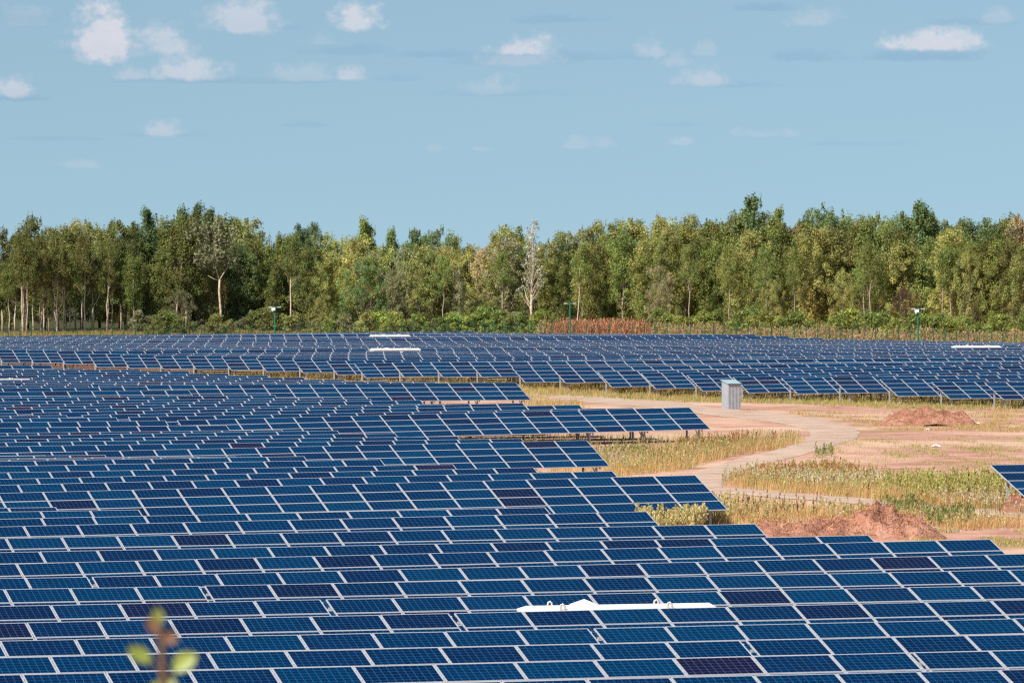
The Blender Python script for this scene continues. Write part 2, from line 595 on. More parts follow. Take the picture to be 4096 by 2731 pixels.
def ground_raw(P):
    """P (n,2) -> z"""
    out = np.empty(len(P))
    for a in range(0, len(P), 4000):
        q = P[a:a + 4000]
        d2 = (q[:, None, 0] - SA[None, :, 0]) ** 2 + (q[:, None, 1] - SA[None, :, 1]) ** 2
        sg = 5.5 + SA[None, :, 3]
        wgt = np.exp(-d2 / (2 * sg ** 2)) + 2e-3 * np.exp(-d2 / (2 * 22.0 ** 2)) + 1e-5 * np.exp(-d2 / (2 * 90.0 ** 2)) + 1e-12 / (1 + d2)
        out[a:a + 4000] = (wgt * SA[None, :, 2]).sum(1) / wgt.sum(1)
    # bank in front of the field, under the photographer
    bank = 8.3 * (1 - smooth01((P[:, 1] - 13) / 42.0))
    out = np.where(P[:, 1] < 60, np.maximum(bank, out * 0.3), out)
    return out


GX0, GX1, GY0, GY1, GST = -330, 330, -60, 1100, 2.5
gxs = np.arange(GX0, GX1 + .1, GST)
gys = np.arange(GY0, GY1 + .1, GST)
gX, gY = np.meshgrid(gxs, gys)
GZ = ground_raw(np.stack([gX.ravel(), gY.ravel()], 1)).reshape(gX.shape)


def gz(X, Y):
    fx = np.clip((np.asarray(X) - GX0) / GST, 0, len(gxs) - 1.001)
    fy = np.clip((np.asarray(Y) - GY0) / GST, 0, len(gys) - 1.001)
    i, j = fx.astype(int), fy.astype(int)
    a, b = fx - i, fy - j
    return (GZ[j, i] * (1 - a) * (1 - b) + GZ[j, i + 1] * a * (1 - b) + GZ[j + 1, i] * (1 - a) * b + GZ[j + 1, i + 1] * a * b)


_YS = np.arange(95, 900, 0.5)


def at(x, y):
    """photograph pixel -> ground point"""
    xr = (x - 2048) / F
    ray = HC - (y - YH) / F * _YS
    d = ray - gz(xr * _YS, _YS)
    k = np.argmax(d < 0)
    if d[k] >= 0:
        Y = 880.0
    elif k == 0:
        Y = _YS[0]
    else:
        Y = _YS[k - 1] + 0.5 * d[k - 1] / (d[k - 1] - d[k])
    return float(xr * Y), float(Y), float(gz(xr * Y, Y))


# ground mesh: fine inside, a wide skirt outside to the horizon
me = bpy.data.meshes.new("ground")
nx, ny = len(gxs), len(gys)
V = np.stack([gX.ravel(), gY.ravel(), GZ.ravel()], 1)
idx = np.arange(nx * ny).reshape(ny, nx)
Q = np.stack([idx[:-1, :-1].ravel(), idx[:-1, 1:].ravel(), idx[1:, 1:].ravel(), idx[1:, :-1].ravel()], 1)
ring = [(GX0, GY0), (GX1, GY0), (GX1, GY1), (GX0, GY1)]
big = [(-6000, -6000), (6000, -6000), (6000, 9000), (-6000, 9000)]
ci = [idx[0, 0], idx[0, -1], idx[-1, -1], idx[-1, 0]]
nv = len(V)
V = np.concatenate([V, np.array([(a, b, z) for (a, b), z in zip(big, (0, 0, 3, 3))])], 0)
edges4 = [list(idx[0, :]), list(idx[:, -1]), list(idx[-1, ::-1]), list(idx[::-1, 0])]
faces = [tuple(int(k) for k in q) for q in Q]
for e, (a, b) in zip(edges4, ((0, 1), (1, 2), (2, 3), (3, 0))):
    faces.append(tuple(int(k) for k in ([nv + a, nv + b] + e[::-1])))
me.from_pydata([tuple(map(float, p)) for p in V], [], faces)
me.polygons.foreach_set("use_smooth", [True] * len(faces))


def ground_material():
    m, t, b = mat("sandy_soil")
    g = nd(t, "ShaderNodeTexCoord")
    P = g.outputs["Object"]
    n1_ = noise(t, P, 0.06, 5, 0.55)
    n2_ = noise(t, P, 0.45, 5, 0.6)
    n3_ = noise(t, P, 5.0, 4, 0.65)
    n4_ = noise(t, P, 0.16, 4, 0.6)
    soil = ramp(t, n2_.outputs[0], [(0.30, (0.34, 0.165, 0.122)), (0.48, (0.50, 0.268, 0.20)), (0.68, (0.62, 0.37, 0.285))])
    soil = mixc(t, ramp(t, n1_.outputs[0], [(0.46, 0.0), (0.60, 1.0)]), soil, (0.66, 0.44, 0.32))
    gr = ramp(t, n3_.outputs[0], [(0.3, (0.15, 0.13, 0.045)), (0.55, (0.30, 0.22, 0.09)), (0.75, (0.42, 0.31, 0.15))])
    gmask = ramp(t, mth(t, "ADD", mth(t, "MULTIPLY", n4_.outputs[0], 0.65), mth(t, "MULTIPLY", n3_.outputs[0], 0.35)), [(0.52, 0.0), (0.60, 0.7)])
    c = mixc(t, gmask, soil, gr)
    c = mixc(t, 0.5, c, ramp(t, n3_.outputs[0], [(0.25, 0.55), (0.7, 1.25)]), "MULTIPLY")
    # woodland floor further back
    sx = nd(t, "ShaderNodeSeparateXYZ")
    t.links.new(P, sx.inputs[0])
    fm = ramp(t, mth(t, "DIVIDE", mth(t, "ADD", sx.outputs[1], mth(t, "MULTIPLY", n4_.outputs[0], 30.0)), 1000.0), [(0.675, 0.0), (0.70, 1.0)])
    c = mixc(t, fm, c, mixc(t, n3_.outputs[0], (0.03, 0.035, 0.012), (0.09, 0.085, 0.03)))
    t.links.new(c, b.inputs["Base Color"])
    b.inputs["Roughness"].default_value = 0.95
    b.inputs["Specular IOR Level"].default_value = 0.1
    bp = nd(t, "ShaderNodeBump")
    bp.inputs["Strength"].default_value = 0.5
    bp.inputs["Distance"].default_value = 0.12
    t.links.new(n3_.outputs[0], bp.inputs["Height"])
    t.links.new(bp.outputs[0], b.inputs["Normal"])
    return m


me.materials.append(ground_material())
tag(link("ground", me), kind="structure")

# ------------------------------------------------------------------ solar tables


def add_uv(me_, cells):
    """UV layer: cells[poly index] -> quad gets 0..1"""
    uvl = me_.uv_layers.new(name="UVMap")
    std = ((0, 0), (1, 0), (1, 1), (0, 1))
    for pi in cells:
        for li, q in zip(me_.polygons[pi].loop_indices, std):
            uvl.data[li].uv = q


FW, FD = 0.029, 0.036


def panel_geo(mb, ox, oy, c, glass=True, frame=True):
    """a module lying in the local slope plane, centre at ox, oy; returns glass polygon index"""
    hw, hh = MW / 2, MHGT / 2
    gi = None
    if glass:
        gi = len(mb.f)
        z = FD - 0.004
        mb.poly([(ox - hw + FW, oy - hh + FW, z), (ox + hw - FW, oy - hh + FW, z), (ox + hw - FW, oy + hh - FW, z), (ox - hw + FW, oy + hh - FW, z)], 0, c)
        mb.poly([(ox - hw + .01, oy + hh - .01, .006), (ox + hw - .01, oy + hh - .01, .006), (ox + hw - .01, oy - hh + .01, .006), (ox - hw + .01, oy - hh + .01, .006)], 2, c)
    if frame:
        mb.box(ox - hw, ox + hw, oy - hh, oy - hh + FW, 0, FD, 1)
        mb.box(ox - hw, ox + hw, oy + hh - FW, oy + hh, 0, FD, 1)
        mb.box(ox - hw, ox - hw + FW, oy - hh + FW, oy + hh - FW, 0, FD, 1)
        mb.box(ox + hw - FW, ox + hw, oy - hh + FW, oy + hh - FW, 0, FD, 1)
    return gi


PM, PG = [], []
for k in range(8):
    c = (k / 8.0, 0, 0)
    mb = MB()
    gi = panel_geo(mb, 0, 0, c)
    m_ = mb.mesh("solar_panel", [M_CELL, M_ALU, M_BACK], colours=True)
    add_uv(m_, [gi])
    PM.append(m_)
    mb = MB()
    gi = panel_geo(mb, 0, 0, c, frame=False)
    m_ = mb.mesh("solar_panel_glass", [M_CELL, M_ALU, M_BACK], colours=True)
    add_uv(m_, [gi])
    PG.append(m_)
mb = MB()
panel_geo(mb, 0, 0, (1, 1, 1), glass=False)
for sx in (-1, 1):
    for sy in (-.25, .25):
        mb.box(sx * (MW / 2 + .011) - .01, sx * (MW / 2 + .011) + .01, sy - .03, sy + .03, FD - .01, FD + .006, 1)
PF = mb.mesh("panel_frame", [M_CELL, M_ALU, M_BACK])


def slope_xy(ci, ri):
    """centre of module (column, row from the bottom) in table coordinates"""
    x = -TLEN / 2 + MW / 2 + ci * PITCH
    d = MHGT / 2 + ri * (MHGT + GAPM)
    return x, -HALF + d * math.cos(TILT), ZB + d * math.sin(TILT)


# support pieces in table coordinates
YF, YR = -HALF + 0.75 * math.cos(TILT), -HALF + 3.1 * math.cos(TILT)
ZF, ZR = ZB + 0.75 * math.sin(TILT) - .09, ZB + 3.1 * math.sin(TILT) - .09


def c_post(mb, x, y, z0, z1):
    """sigma post: web and two flanges"""
    mb.box(x - .05, x + .05, y - .003, y + .003, z0, z1)
    mb.box(x - .053, x - .047, y + .003, y + .07, z0, z1)
    mb.box(x + .047, x + .053, y + .003, y + .07, z0, z1)


def mesh_of(fn, name, mats, **kw):
    mb_ = MB()
    fn(mb_)
    return mb_.mesh(name, mats, **kw)


POST_F = mesh_of(lambda m: c_post(m, 0, 0, -0.9, ZF), "front_post", [M_STEEL])
POST_R = mesh_of(lambda m: c_post(m, 0, 0, -0.9, ZR), "rear_post", [M_STEEL])
RAFT = mesh_of(lambda m: m.beam((0, -HALF + .1, ZB + .1 * math.sin(TILT) - .09), (0, HALF - .1, ZT - .1 * math.sin(TILT) - .09), .025, .045), "rafter", [M_STEEL])
STRUT = mesh_of(lambda m: m.beam((0, YF + .05, 0.25), (0, (YF + YR) / 2 + .3, (ZF + ZR) / 2 - .02), .02, .02), "strut", [M_STEEL])
PURL = mesh_of(lambda m: m.box(-TLEN / 2 - .05, TLEN / 2 + .05, -.025, .025, -.03, .03), "purlin", [M_STEEL])
PURLD = [0.5, 1.5, 2.55, 3.55]
POSTX = [-TLEN / 2 + 0.85 + 2 * PITCH * k * (NCOL - 1) / NCOL for k in range(9)]
POSTX = list(np.linspace(-TLEN / 2 + 0.45, TLEN / 2 - 0.45, 10))


def support_geo(mb):
    for x in POSTX:
        c_post(mb, x, YF, -0.9, ZF)
        c_post(mb, x, YR, -0.9, ZR)
        mb.beam((x, -HALF + .1, ZB + .1 * math.sin(TILT) - .09), (x, HALF - .1, ZT - .1 * math.sin(TILT) - .09), .025, .045)
        mb.beam((x, YF + .05, 0.25), (x, (YF + YR) / 2 + .3, (ZF + ZR) / 2 - .02), .02, .02)
    for d in PURLD:
        y, z = -HALF + d * math.cos(TILT), ZB + d * math.sin(TILT) - .03
        mb.box(-TLEN / 2 - .05, TLEN / 2 + .05, y - .025, y + .025, z - .03, z + .025)


SUPPORT = mesh_of(support_geo, "support_frame", [M_STEEL])

# a whole far table as one mesh (its parts are too small to read in the photograph)
mb = MB()
cells = []
loc = MB()
ct, st = math.cos(TILT), math.sin(TILT)
rr = random.Random(3)
for ci_ in range(NCOL):
    for ri in range(4):
        x, y, z = slope_xy(ci_, ri)
        v0, f0 = len(mb.v), len(mb.f)
        gi = panel_geo(mb, 0, 0, (rr.random(), 0, 0))
        cells.append(gi)
        for q in range(v0, len(mb.v)):
            a, b, c = mb.v[q]
            mb.v[q] = (x + a, y + b * ct - c * st, z + b * st + c * ct)
nf = len(mb.f)
support_geo(mb)
for q in range(nf, len(mb.f)):
    mb.m[q] = 3
FARTABLE = mb.mesh("solar_table", [M_CELL, M_ALU, M_BACK, M_STEEL], colours=True)
add_uv(FARTABLE, cells)

n_tab = [0, 0]
GROUP = {"near": "solar panel tables of the near field", "far": "solar panel tables of the far field"}


def place_table(s, t0, t1, zf, level, label, group):
    """level 0: one mesh; 1: panels as parts; 2: panels, posts and rafters as parts; 3: also panel frames as sub-parts"""
    tcen = (t0 + t1) / 2
    za, zb = zf(t0), zf(t1)
    sc = s - HALF
    X, Y = tcen * CP - sc * SP, tcen * SP + sc * CP
    Z = (za + zb) / 2 - ZT
    roll = -math.atan2(zb - za, t1 - t0)
    eul = (Matrix.Rotation(PSI, 3, "Z") @ Matrix.Rotation(roll, 3, "Y")).to_euler()
    if level == 0:
        o = link("solar_table", FARTABLE, None, (X, Y, Z), eul)
    else:
        o = link("solar_table", None, None, (X, Y, Z), eul)
        for c_ in range(NCOL):
            for r_ in range(4):
                x, y, z = slope_xy(c_, r_)
                k = random.randrange(8)
                p = link("solar_panel", (PG if level == 3 else PM)[k], o, (x, y, z + random.uniform(-.003, .003)), (TILT + random.gauss(0, .0012), random.gauss(0, .0012), 0))
                if level == 3:
                    link("panel_frame", PF, p)
        if level == 1:
            link("support_frame", SUPPORT, o)
        else:
            for x in POSTX:
                link("post", POST_F, o, (x, YF, 0))
                link("post", POST_R, o, (x, YR, 0))
                link("rafter", RAFT, o, (x, 0, 0))
                link("strut", STRUT, o, (x, 0, 0))
            for d in PURLD:
                link("purlin", PURL, o, (0, -HALF + d * math.cos(TILT), ZB + d * math.sin(TILT) - .033))
    tag(o, label, "solar table", group)
    return o


for ri, (s, pts, (how, xe), gap) in enumerate(NEAR):
    zf, tt, _ = zfun(s, pts)
    te = row_point(s, xe)[2]
    tl = row_point(s, -60)[2]
    tr = row_point(s, 4156)[2]
    lst = []
    if how == "gap":                       # first gap seen, tables on both sides of it
        b = te + gap / 2 + TLEN
        lst.append((te + gap / 2, b))
        b = te - gap / 2
    else:
        b = te
    while b > tl:
        lst.append((b - TLEN, b))
        b -= TLEN + gap
    lst = [q for q in lst if q[1] > tl and q[0] < tr]
    for ti, (a, b) in enumerate(lst):
        lvl = 3 if s < 150 else (2 if (ti == 0 and how == "end") else (1 if s < 340 else 0))
        if s > 345 and ti == 0 and s in (386.4,):
            lvl = 2
        elif s > 345:
            lvl = 0
        n = len(lst)
        where = "its only table" if n == 1 else ("right end table" if ti == 0 else ("left end table" if ti == n - 1 else "table " + ordn(ti + 1) + " from the right"))
        lab = "blue solar panel table in the near field, %s row from the bottom, %s" % (ordn(ri + 1) if ri else "lowest", where)
        lab = lab.replace("blue solar panel table in the near field, ", "blue solar table, near field, ")
        place_table(s, a, b, zf, lvl, lab, GROUP["near"])

for k, (s, pts, xs, xe) in enumerate(FAR):
    zf, tt, _ = zfun(s, pts)
    gap = .22
    tl, tr = row_point(s, -60)[2], row_point(s, 4156)[2]
    lst = []
    if xs is not None:
        a = row_point(s, xs)[2]
        while a < tr:
            lst.append((a, a + TLEN))
            a += TLEN + gap
    else:
        b = row_point(s, xe if xe else 4600 - 130 * (k - 26))[2]
        while b > tl:
            lst.insert(0, (b - TLEN, b))
            b -= TLEN + gap
        lst = [q for q in lst if q[0] < tr]
    for ti, (a, b) in enumerate(lst):
        n = len(lst)
        where = "left end table" if ti == 0 else ("right end table" if ti == n - 1 else "table " + ordn(ti + 1) + " from left")
        if n == 1:
            where = "its only table"
        lab = "blue solar table, far field, %s row from the track, %s" % (ordn(k + 1), where)
        if k == 0:
            lab = "blue solar table on steel posts, far field's nearest row, at the photo's right edge"
        place_table(s, a, b, zf, 2 if (ti == 0 and xs is not None and k < 13) else 0, lab, GROUP["far"])

s, pts, xs = EXTRA
zf, _, _ = zfun(s, pts)
t0 = row_point(s, xs)[2]
place_table(s, t0, t0 + TLEN, zf, 2, "lone blue solar table jutting in at the right edge behind tall weeds", None)

# ------------------------------------------------------------------ transformer kiosks between the rows


def kiosk(x0, x1, y, s, label):
    """white container whose roof shows above the panels: roof eave from pixel x0 to x1 at height y"""
    Xa, Ya, ta = row_point(s, x0)
    Xb, Yb, tb = row_point(s, x1)
    L = tb - ta
    ztop = HC - (y - YH) / F * (Ya + Yb) / 2
    tm = (ta + tb) / 2
    X, Y = tm * CP - s * SP, tm * SP + s * CP
    g = float(gz(X, Y)) - .1
    H = ztop - g
    o = link("transformer_kiosk", None, None, (X, Y, g), (0, 0, PSI))
    tag(o, label, "transformer kiosk", "white transformer kiosks among the panels")
    h, d = L / 2, .72
    mb_ = MB()
    mb_.box(-h + .06, h - .06, -d + .06, d - .06, 0, H - .02, 0)
    link("body", mb_.mesh("kiosk_body", [M_OFFW]), o)
    mb_ = MB()
    for sx in (-1, 1):
        mb_.box(sx * h * .45 - .5, sx * h * .45 + .5, -d + .03, -d + .058, .25, H - .35)
    link("door", mb_.mesh("kiosk_door", [M_WHITE]), o)
    mb_ = MB()
    e0, e1, rg = H, H + .06, H + .17
    ins = .03
    # eave slab and low hipped roof
    mb_.box(-h, h, -d, d, e0, e1)
    a, b, c, e = (-h, -d, e1), (h, -d, e1), (h, d, e1), (-h, d, e1)
    p, q = (-h + ins, 0, rg), (h - ins, 0, rg)
    mb_.poly([a, b, q, p])
    mb_.poly([c, e, p, q])
    mb_.poly([e, a, p])
    mb_.poly([b, c, q])
    rf = link("roof", mb_.mesh("kiosk_roof", [M_WHITE]), o)
    mb_ = MB()
    vx, vy, vr = -h * .22, d + .42, .30
    base = [(vx - vr, vy - vr, H + .10), (vx + vr, vy - vr, H + .10), (vx + vr, vy + vr, H + .10), (vx - vr, vy + vr, H + .10)]
    tip = (vx, vy, H + .24)
    for i in range(4):
        mb_.poly([base[i], base[(i + 1) % 4], tip])
    mb_.poly(base[::-1])
    mb_.box(vx - .22, vx + .22, vy - .22, vy + .22, 0, H + .10)
    link("vent_cowl", mb_.mesh("vent_cowl", [M_WHITE]), o)
    for ex, ey in ((-h * .67, -d * .8), (-h * .67, d * .7), (h * .48, -d * .8), (h * .48, d * .7)):
        mb_ = MB()
        zc = e1 + .12
        pp = [(ex - .05, ey, e1 - .02), (ex - .055, ey, zc - .03), (ex - .04, ey, zc + .03), (ex, ey, zc + .055), (ex + .04, ey, zc + .03), (ex + .055, ey, zc - .03), (ex + .05, ey, e1 - .02)]
        mb_.tube(pp, [.026] * 7, 6)
        link("lifting_eye", mb_.mesh("lifting_eye", [M_RING], smooth=True), o)
    return o


kiosk(2100, 2842, 2444, 131.7, "white transformer kiosk with lifting eyes, nearest one, between the lower rows")
kiosk(-170, 118, 1524.5, 421.5, "white transformer kiosk roof at the left edge among the panels")
kiosk(1485, 1676, 1400, 524.2, "white transformer kiosk roof in far field, nearer of the middle pair")
kiosk(1483, 1636, 1345.5, 615.8, "white transformer kiosk roof in far field, farther of the middle pair")
kiosk(3815, 3996, 1389.5, 507.0, "white transformer kiosk roof in the far field at right")

# ------------------------------------------------------------------ corrugated shed by the track


def corrugated(mb_, a, b, z0, z1, nw, depth, out, m=0):
    """wall from a to b (2D), ribs standing proud towards 'out'"""
    a, b = Vector(a), Vector(b)
    n = nw * 4
    prof = [0, 0, 1, 1]
    pr = []
    for i in range(n + 1):
        p = a.lerp(b, i / n) + Vector(out) * depth * prof[i % 4]
        pr.append(p)
    for i in range(n):
        p, q = pr[i], pr[i + 1]
        mb_.poly([(p.x, p.y, z0), (q.x, q.y, z0), (q.x, q.y, z1(q) if callable(z1) else z1), (p.x, p.y, z1(p) if callable(z1) else z1)], m)


X, Y, Z = at(2925, 1636)
shed = link("metal_shed", None, None, (X, Y, Z - .05), (0, 0, R(27)))
tag(shed, "small grey corrugated metal shed with a lean-to roof beside the gravel track", "shed")
M_SHED = plain("zinc_sheet", (0.34, 0.35, 0.385), 0.45, 0.25, 0.12, 2.5)
M_SHEDR = plain("zinc_roof_sheet", (0.30, 0.43, 0.47), 0.4, 0.2, 0.1, 3.0)
sw, sdp, sh0, sh1 = 0.52, 0.46, 1.86, 2.04
mb = MB()
zl = lambda p: sh0 + (sh1 - sh0) * (p.y + sdp) / (2 * sdp)
corrugated(mb, (-sw, -sdp), (sw, -sdp), 0, sh0, 9, .022, (0, -1))
link("front_wall", mb.mesh("front_wall", [M_SHED]), shed)
mb = MB()
corrugated(mb, (-sw, sdp), (-sw, -sdp), 0, zl, 7, .022, (-1, 0))
link("side_wall", mb.mesh("side_wall", [M_SHED]), shed)
mb = MB()
corrugated(mb, (sw, -sdp), (sw, sdp), 0, zl, 7, .022, (1, 0))
link("side_wall", mb.mesh("side_wall", [M_SHED]), shed)
mb = MB()
corrugated(mb, (sw, sdp), (-sw, sdp), 0, sh1, 9, .022, (0, 1))
link("back_wall", mb.mesh("back_wall", [M_SHED]), shed)
mb = MB()
nw = 14
pts_ = []
for i in range(nw * 2 + 1):
    x = -sw - .08 + (2 * sw + .16) * i / (nw * 2)
    zo = .02 if i % 2 else 0
    pts_.append((x, zo))
for (xa, za), (xb, zb_) in zip(pts_, pts_[1:]):
    for dz, fl in ((.02, False), (.012, True)):
        q = [(xa, -sdp - .12, sh0 - .02 + za + dz), (xb, -sdp - .12, sh0 - .02 + zb_ + dz), (xb, sdp + .12, sh1 + .06 + zb_ + dz), (xa, sdp + .12, sh1 + .06 + za + dz)]
        mb.poly(q[::-1] if fl else q)
link("roof", mb.mesh("shed_roof", [M_SHEDR]), shed)

# ------------------------------------------------------------------ gravel track
TRK = [  # left and right border in photograph pixels, top to bottom
    ((2090, 1562), (2090, 1578)), ((2300, 1580), (2280, 1602)), ((2500, 1592), (2470, 1617)), ((2700, 1608), (2640, 1636)),
    ((2900, 1634), (2800, 1655)), ((3100, 1652), (2950, 1672)), ((3260, 1672), (3100, 1690)), ((3390, 1700), (3200, 1712)),
    ((3437, 1730), (3240, 1730)), ((3420, 1755), (3230, 1752)), ((3340, 1782), (3170, 1778)), ((3250, 1808), (3080, 1805)),
    ((3150, 1835), (2960, 1832)), ((3040, 1860), (2890, 1856)), ((2960, 1885), (2800, 1880)), ((2920, 1910), (2770, 1905)),
    ((2895, 1935), (2765, 1935)), ((2890, 1962), (2780, 1965)), ((2900, 1985), (2800, 1995)), ((2900, 2010), (2810, 2030))]
TRK2 = [((2860, 1950), (2850, 1975)), ((2960, 1957), (2940, 1977)), ((3100, 1970), (3090, 1990)), ((3300, 1985), (3290, 2004)),
        ((3500, 2000), (3490, 2022)), ((3680, 2023), (3670, 2040)), ((3860, 2034), (3850, 2054)), ((4000, 2042), (4000, 2066)), ((4160, 2056), (4160, 2085))]


def strip(name, borders, lift, m_):
    L = [Vector(at(*a)) for a, _ in borders]
    Rr = [Vector(at(*b)) for _, b in borders]

    def cr(P, u_):
        i = min(int(u_), len(P) - 2)
        f = u_ - i
        p0, p1, p2, p3 = P[max(i - 1, 0)], P[i], P[i + 1], P[min(i + 2, len(P) - 1)]
        return .5 * ((2 * p1) + (p2 - p0) * f + (2 * p0 - 5 * p1 + 4 * p2 - p3) * f * f + (3 * p1 - p0 - 3 * p2 + p3) * f ** 3)
    n = (len(borders) - 1) * 8
    W_ = 8
    vv, ff = [], []
    for i in range(n + 1):
        u_ = i / n * (len(borders) - 1)
        a, b = cr(L, u_), cr(Rr, u_)
        j1, j2 = random.uniform(-.03, .04), random.uniform(-.03, .04)
        for k in range(W_ + 1):
            f = k / W_
            f = j1 + f * (1 - j1 + j2)
            p = a.lerp(b, f)
            z = float(gz(p.x, p.y)) + lift * (1 if 0 < k < W_ else .25)
            vv.append((p.x, p.y, z))
    for i in range(n):
        for k in range(W_):
            q = i * (W_ + 1) + k
            ff.append((q, q + 1, q + W_ + 2, q + W_ + 1))
    me_ = bpy.data.meshes.new(name)
    me_.from_pydata(vv, [], ff)
    me_.polygons.foreach_set("use_smooth", [True] * len(ff))
    me_.materials.append(m_)
    # make the upper side face up
    if me_.polygons[0].normal.z < 0:
        me_.flip_normals()
    return tag(link(name, me_), kind="structure")


def gravel_material():
    m, t, b = mat("pale_gravel")
    g = nd(t, "ShaderNodeTexCoord")
    P = g.outputs["Object"]
    a = noise(t, P, 0.35, 4, .6)
    c_ = noise(t, P, 9, 4, .7)
    d = noise(t, P, 1.6, 4, .6)
    base = ramp(t, a.outputs[0], [(0.3, (0.44, 0.285, 0.21)), (0.5, (0.53, 0.37, 0.285)), (0.7, (0.60, 0.445, 0.355))])
    base = mixc(t, ramp(t, d.outputs[0], [(0.54, 0.0), (0.64, 0.8)]), base, (0.50, 0.45, 0.40))
    base = mixc(t, 0.6, base, ramp(t, c_.outputs[0], [(0.3, 0.68), (0.7, 1.2)]), "MULTIPLY")
    t.links.new(base, b.inputs["Base Color"])
    b.inputs["Roughness"].default_value = 0.95
    b.inputs["Specular IOR Level"].default_value = 0.1
    bp = nd(t, "ShaderNodeBump")
    bp.inputs["Strength"].default_value = 0.6
    bp.inputs["Distance"].default_value = 0.06
    t.links.new(c_.outputs[0], bp.inputs["Height"])
    t.links.new(bp.outputs[0], b.inputs["Normal"])
    return m


M_GRAV = gravel_material()
strip("gravel_track", TRK, 0.05, M_GRAV)
strip("footpath", TRK2, 0.07, M_GRAV)

# ------------------------------------------------------------------ heaps of dug earth


def soil_material():
    m, t, b = mat("dug_earth")
    g = nd(t, "ShaderNodeTexCoord")
    P = g.outputs["Object"]
    a = noise(t, P, 1.1, 5, .65)
    c_ = noise(t, P, 7, 4, .7)
    base = ramp(t, a.outputs[0], [(0.28, (0.17, 0.075, 0.052)), (0.5, (0.345, 0.165, 0.112)), (0.72, (0.48, 0.265, 0.19))])
    base = mixc(t, 0.7, base, ramp(t, c_.outputs[0], [(0.3, 0.55), (0.7, 1.3)]), "MULTIPLY")
    t.links.new(base, b.inputs["Base Color"])
    b.inputs["Roughness"].default_value = 0.95
    b.inputs["Specular IOR Level"].default_value = 0.1
    return m


M_SOIL = soil_material()


def heap(name, x0, x1, yb, prof, depth, label, seed, straw=500):
    """heap whose silhouette over the base line is prof [(fraction, height m)]"""
    Xa, Ya, Za = at(x0, yb)
    Xb, Yb, Zb = at(x1, yb)
    L = Xb - Xa
    nxx, nyy = 190, 80
    r = np.random.default_rng(seed)
    fx = [p[0] for p in prof]
    fh = [p[1] for p in prof]
    gx_, gy_ = np.meshgrid(np.linspace(0, 1, nxx), np.linspace(-1, 1, nyy))
    hh = np.interp(gx_, fx, fh)
    # bumpy: sum of random lumps
    Hh = hh * np.clip(1 - np.abs(gy_ + .15 * np.sin(gx_ * 9 + seed)) ** 1.5, 0, 1)
    lump = np.zeros_like(Hh)
    for _ in range(900):
        cx, cy = r.random(), r.uniform(-1, 1)
        rad = r.uniform(.06, .40)
        d2 = ((gx_ - cx) * L) ** 2 + ((gy_ - cy) * depth / 2) ** 2
        lump += r.uniform(-.16, .24) * rad * np.exp(-d2 / (2 * (rad * .45) ** 2)) * 2.0
    fade = np.clip(Hh * 2.2, 0, 1)
    Hh = Hh + lump * fade + r.normal(0, .018, Hh.shape) * fade
    xs_ = Xa + gx_ * L
    ys_ = Ya + (Yb - Ya) * gx_ + (gy_ + .4) * depth / 2
    zg = gz(xs_.ravel(), ys_.ravel()).reshape(xs_.shape)
    vv = np.stack([xs_, ys_, zg - .06 + Hh], -1).reshape(-1, 3)
    id_ = np.arange(nxx * nyy).reshape(nyy, nxx)
    q = np.stack([id_[:-1, :-1].ravel(), id_[:-1, 1:].ravel(), id_[1:, 1:].ravel(), id_[1:, :-1].ravel()], 1)
    me_ = bpy.data.meshes.new(name)
    c0 = Vector((Xa + L / 2, (Ya + Yb) / 2, float(zg.mean())))
    me_.from_pydata([tuple(Vector(map(float, p)) - c0) for p in vv], [], [tuple(int(k) for k in z) for z in q])
    me_.materials.append(M_SOIL)
    o = link(name, me_, None, c0)
    tag(o, label, "dirt heap", "heaps of dug earth")
    # straw and roots lying on the heap
    pk = r.choice(len(vv), straw, p=(fade.ravel() / fade.sum()))
    V_, C_ = [], []
    for k in pk:
        p = vv[k] - np.array(c0)
        for _ in range(3):
            a = r.uniform(0, 6.283)
            ln = r.uniform(.06, .26)
            d = np.array([math.cos(a) * ln, math.sin(a) * ln, r.uniform(-.12, .12)])
            wv = np.array([-math.sin(a), math.cos(a), .8]) * .008
            q0 = p + r.normal(0, .06, 3) + np.array([0, 0, .05])
            V_.append([q0 - wv, q0 + wv, q0 + d + wv, q0 + d - wv])
            C_.append(np.array([.50, .25, .11]) * r.uniform(.4, 1.3))
    st_ = link("straw", quads_mesh("straw", np.array(V_), [M_HERB], np.array(C_)), o)
    return o


heap("dirt_heap", 2975, 3800, 2150, [(0, 0), (.06, .35), (.12, .62), (.2, .5), (.3, .45), (.42, .62), (.52, .75), (.6, 1.0), (.66, 1.18), (.72, 1.08), (.78, .72), (.83, .80), (.9, .45), (1, 0)], 5.5,
     "long reddish earth heap strewn with straw, behind the near panels", 5, 420)
heap("dirt_heap", 3500, 3930, 1702, [(0, 0), (.1, .35), (.2, .75), (.3, .95), (.45, 1.05), (.55, 1.0), (.65, .78), (.8, .68), (.9, .4), (1, 0)], 5.0,
     "brown earth heap in front of the far field's posts at right", 9, 220)
heap("dirt_heap", 4005, 4230, 2052, [(0, 0), (.2, .4), (.5, .7), (1, .5)], 3.0, "low reddish earth heap cut off by the photo's right edge", 12, 60)

# ------------------------------------------------------------------ fence and lamp posts at the wood's edge
fx0, fx1 = -60, 4150


def fence_depth(x):
    return float(np.interp(x, FENCE_X, FENCE_Y))


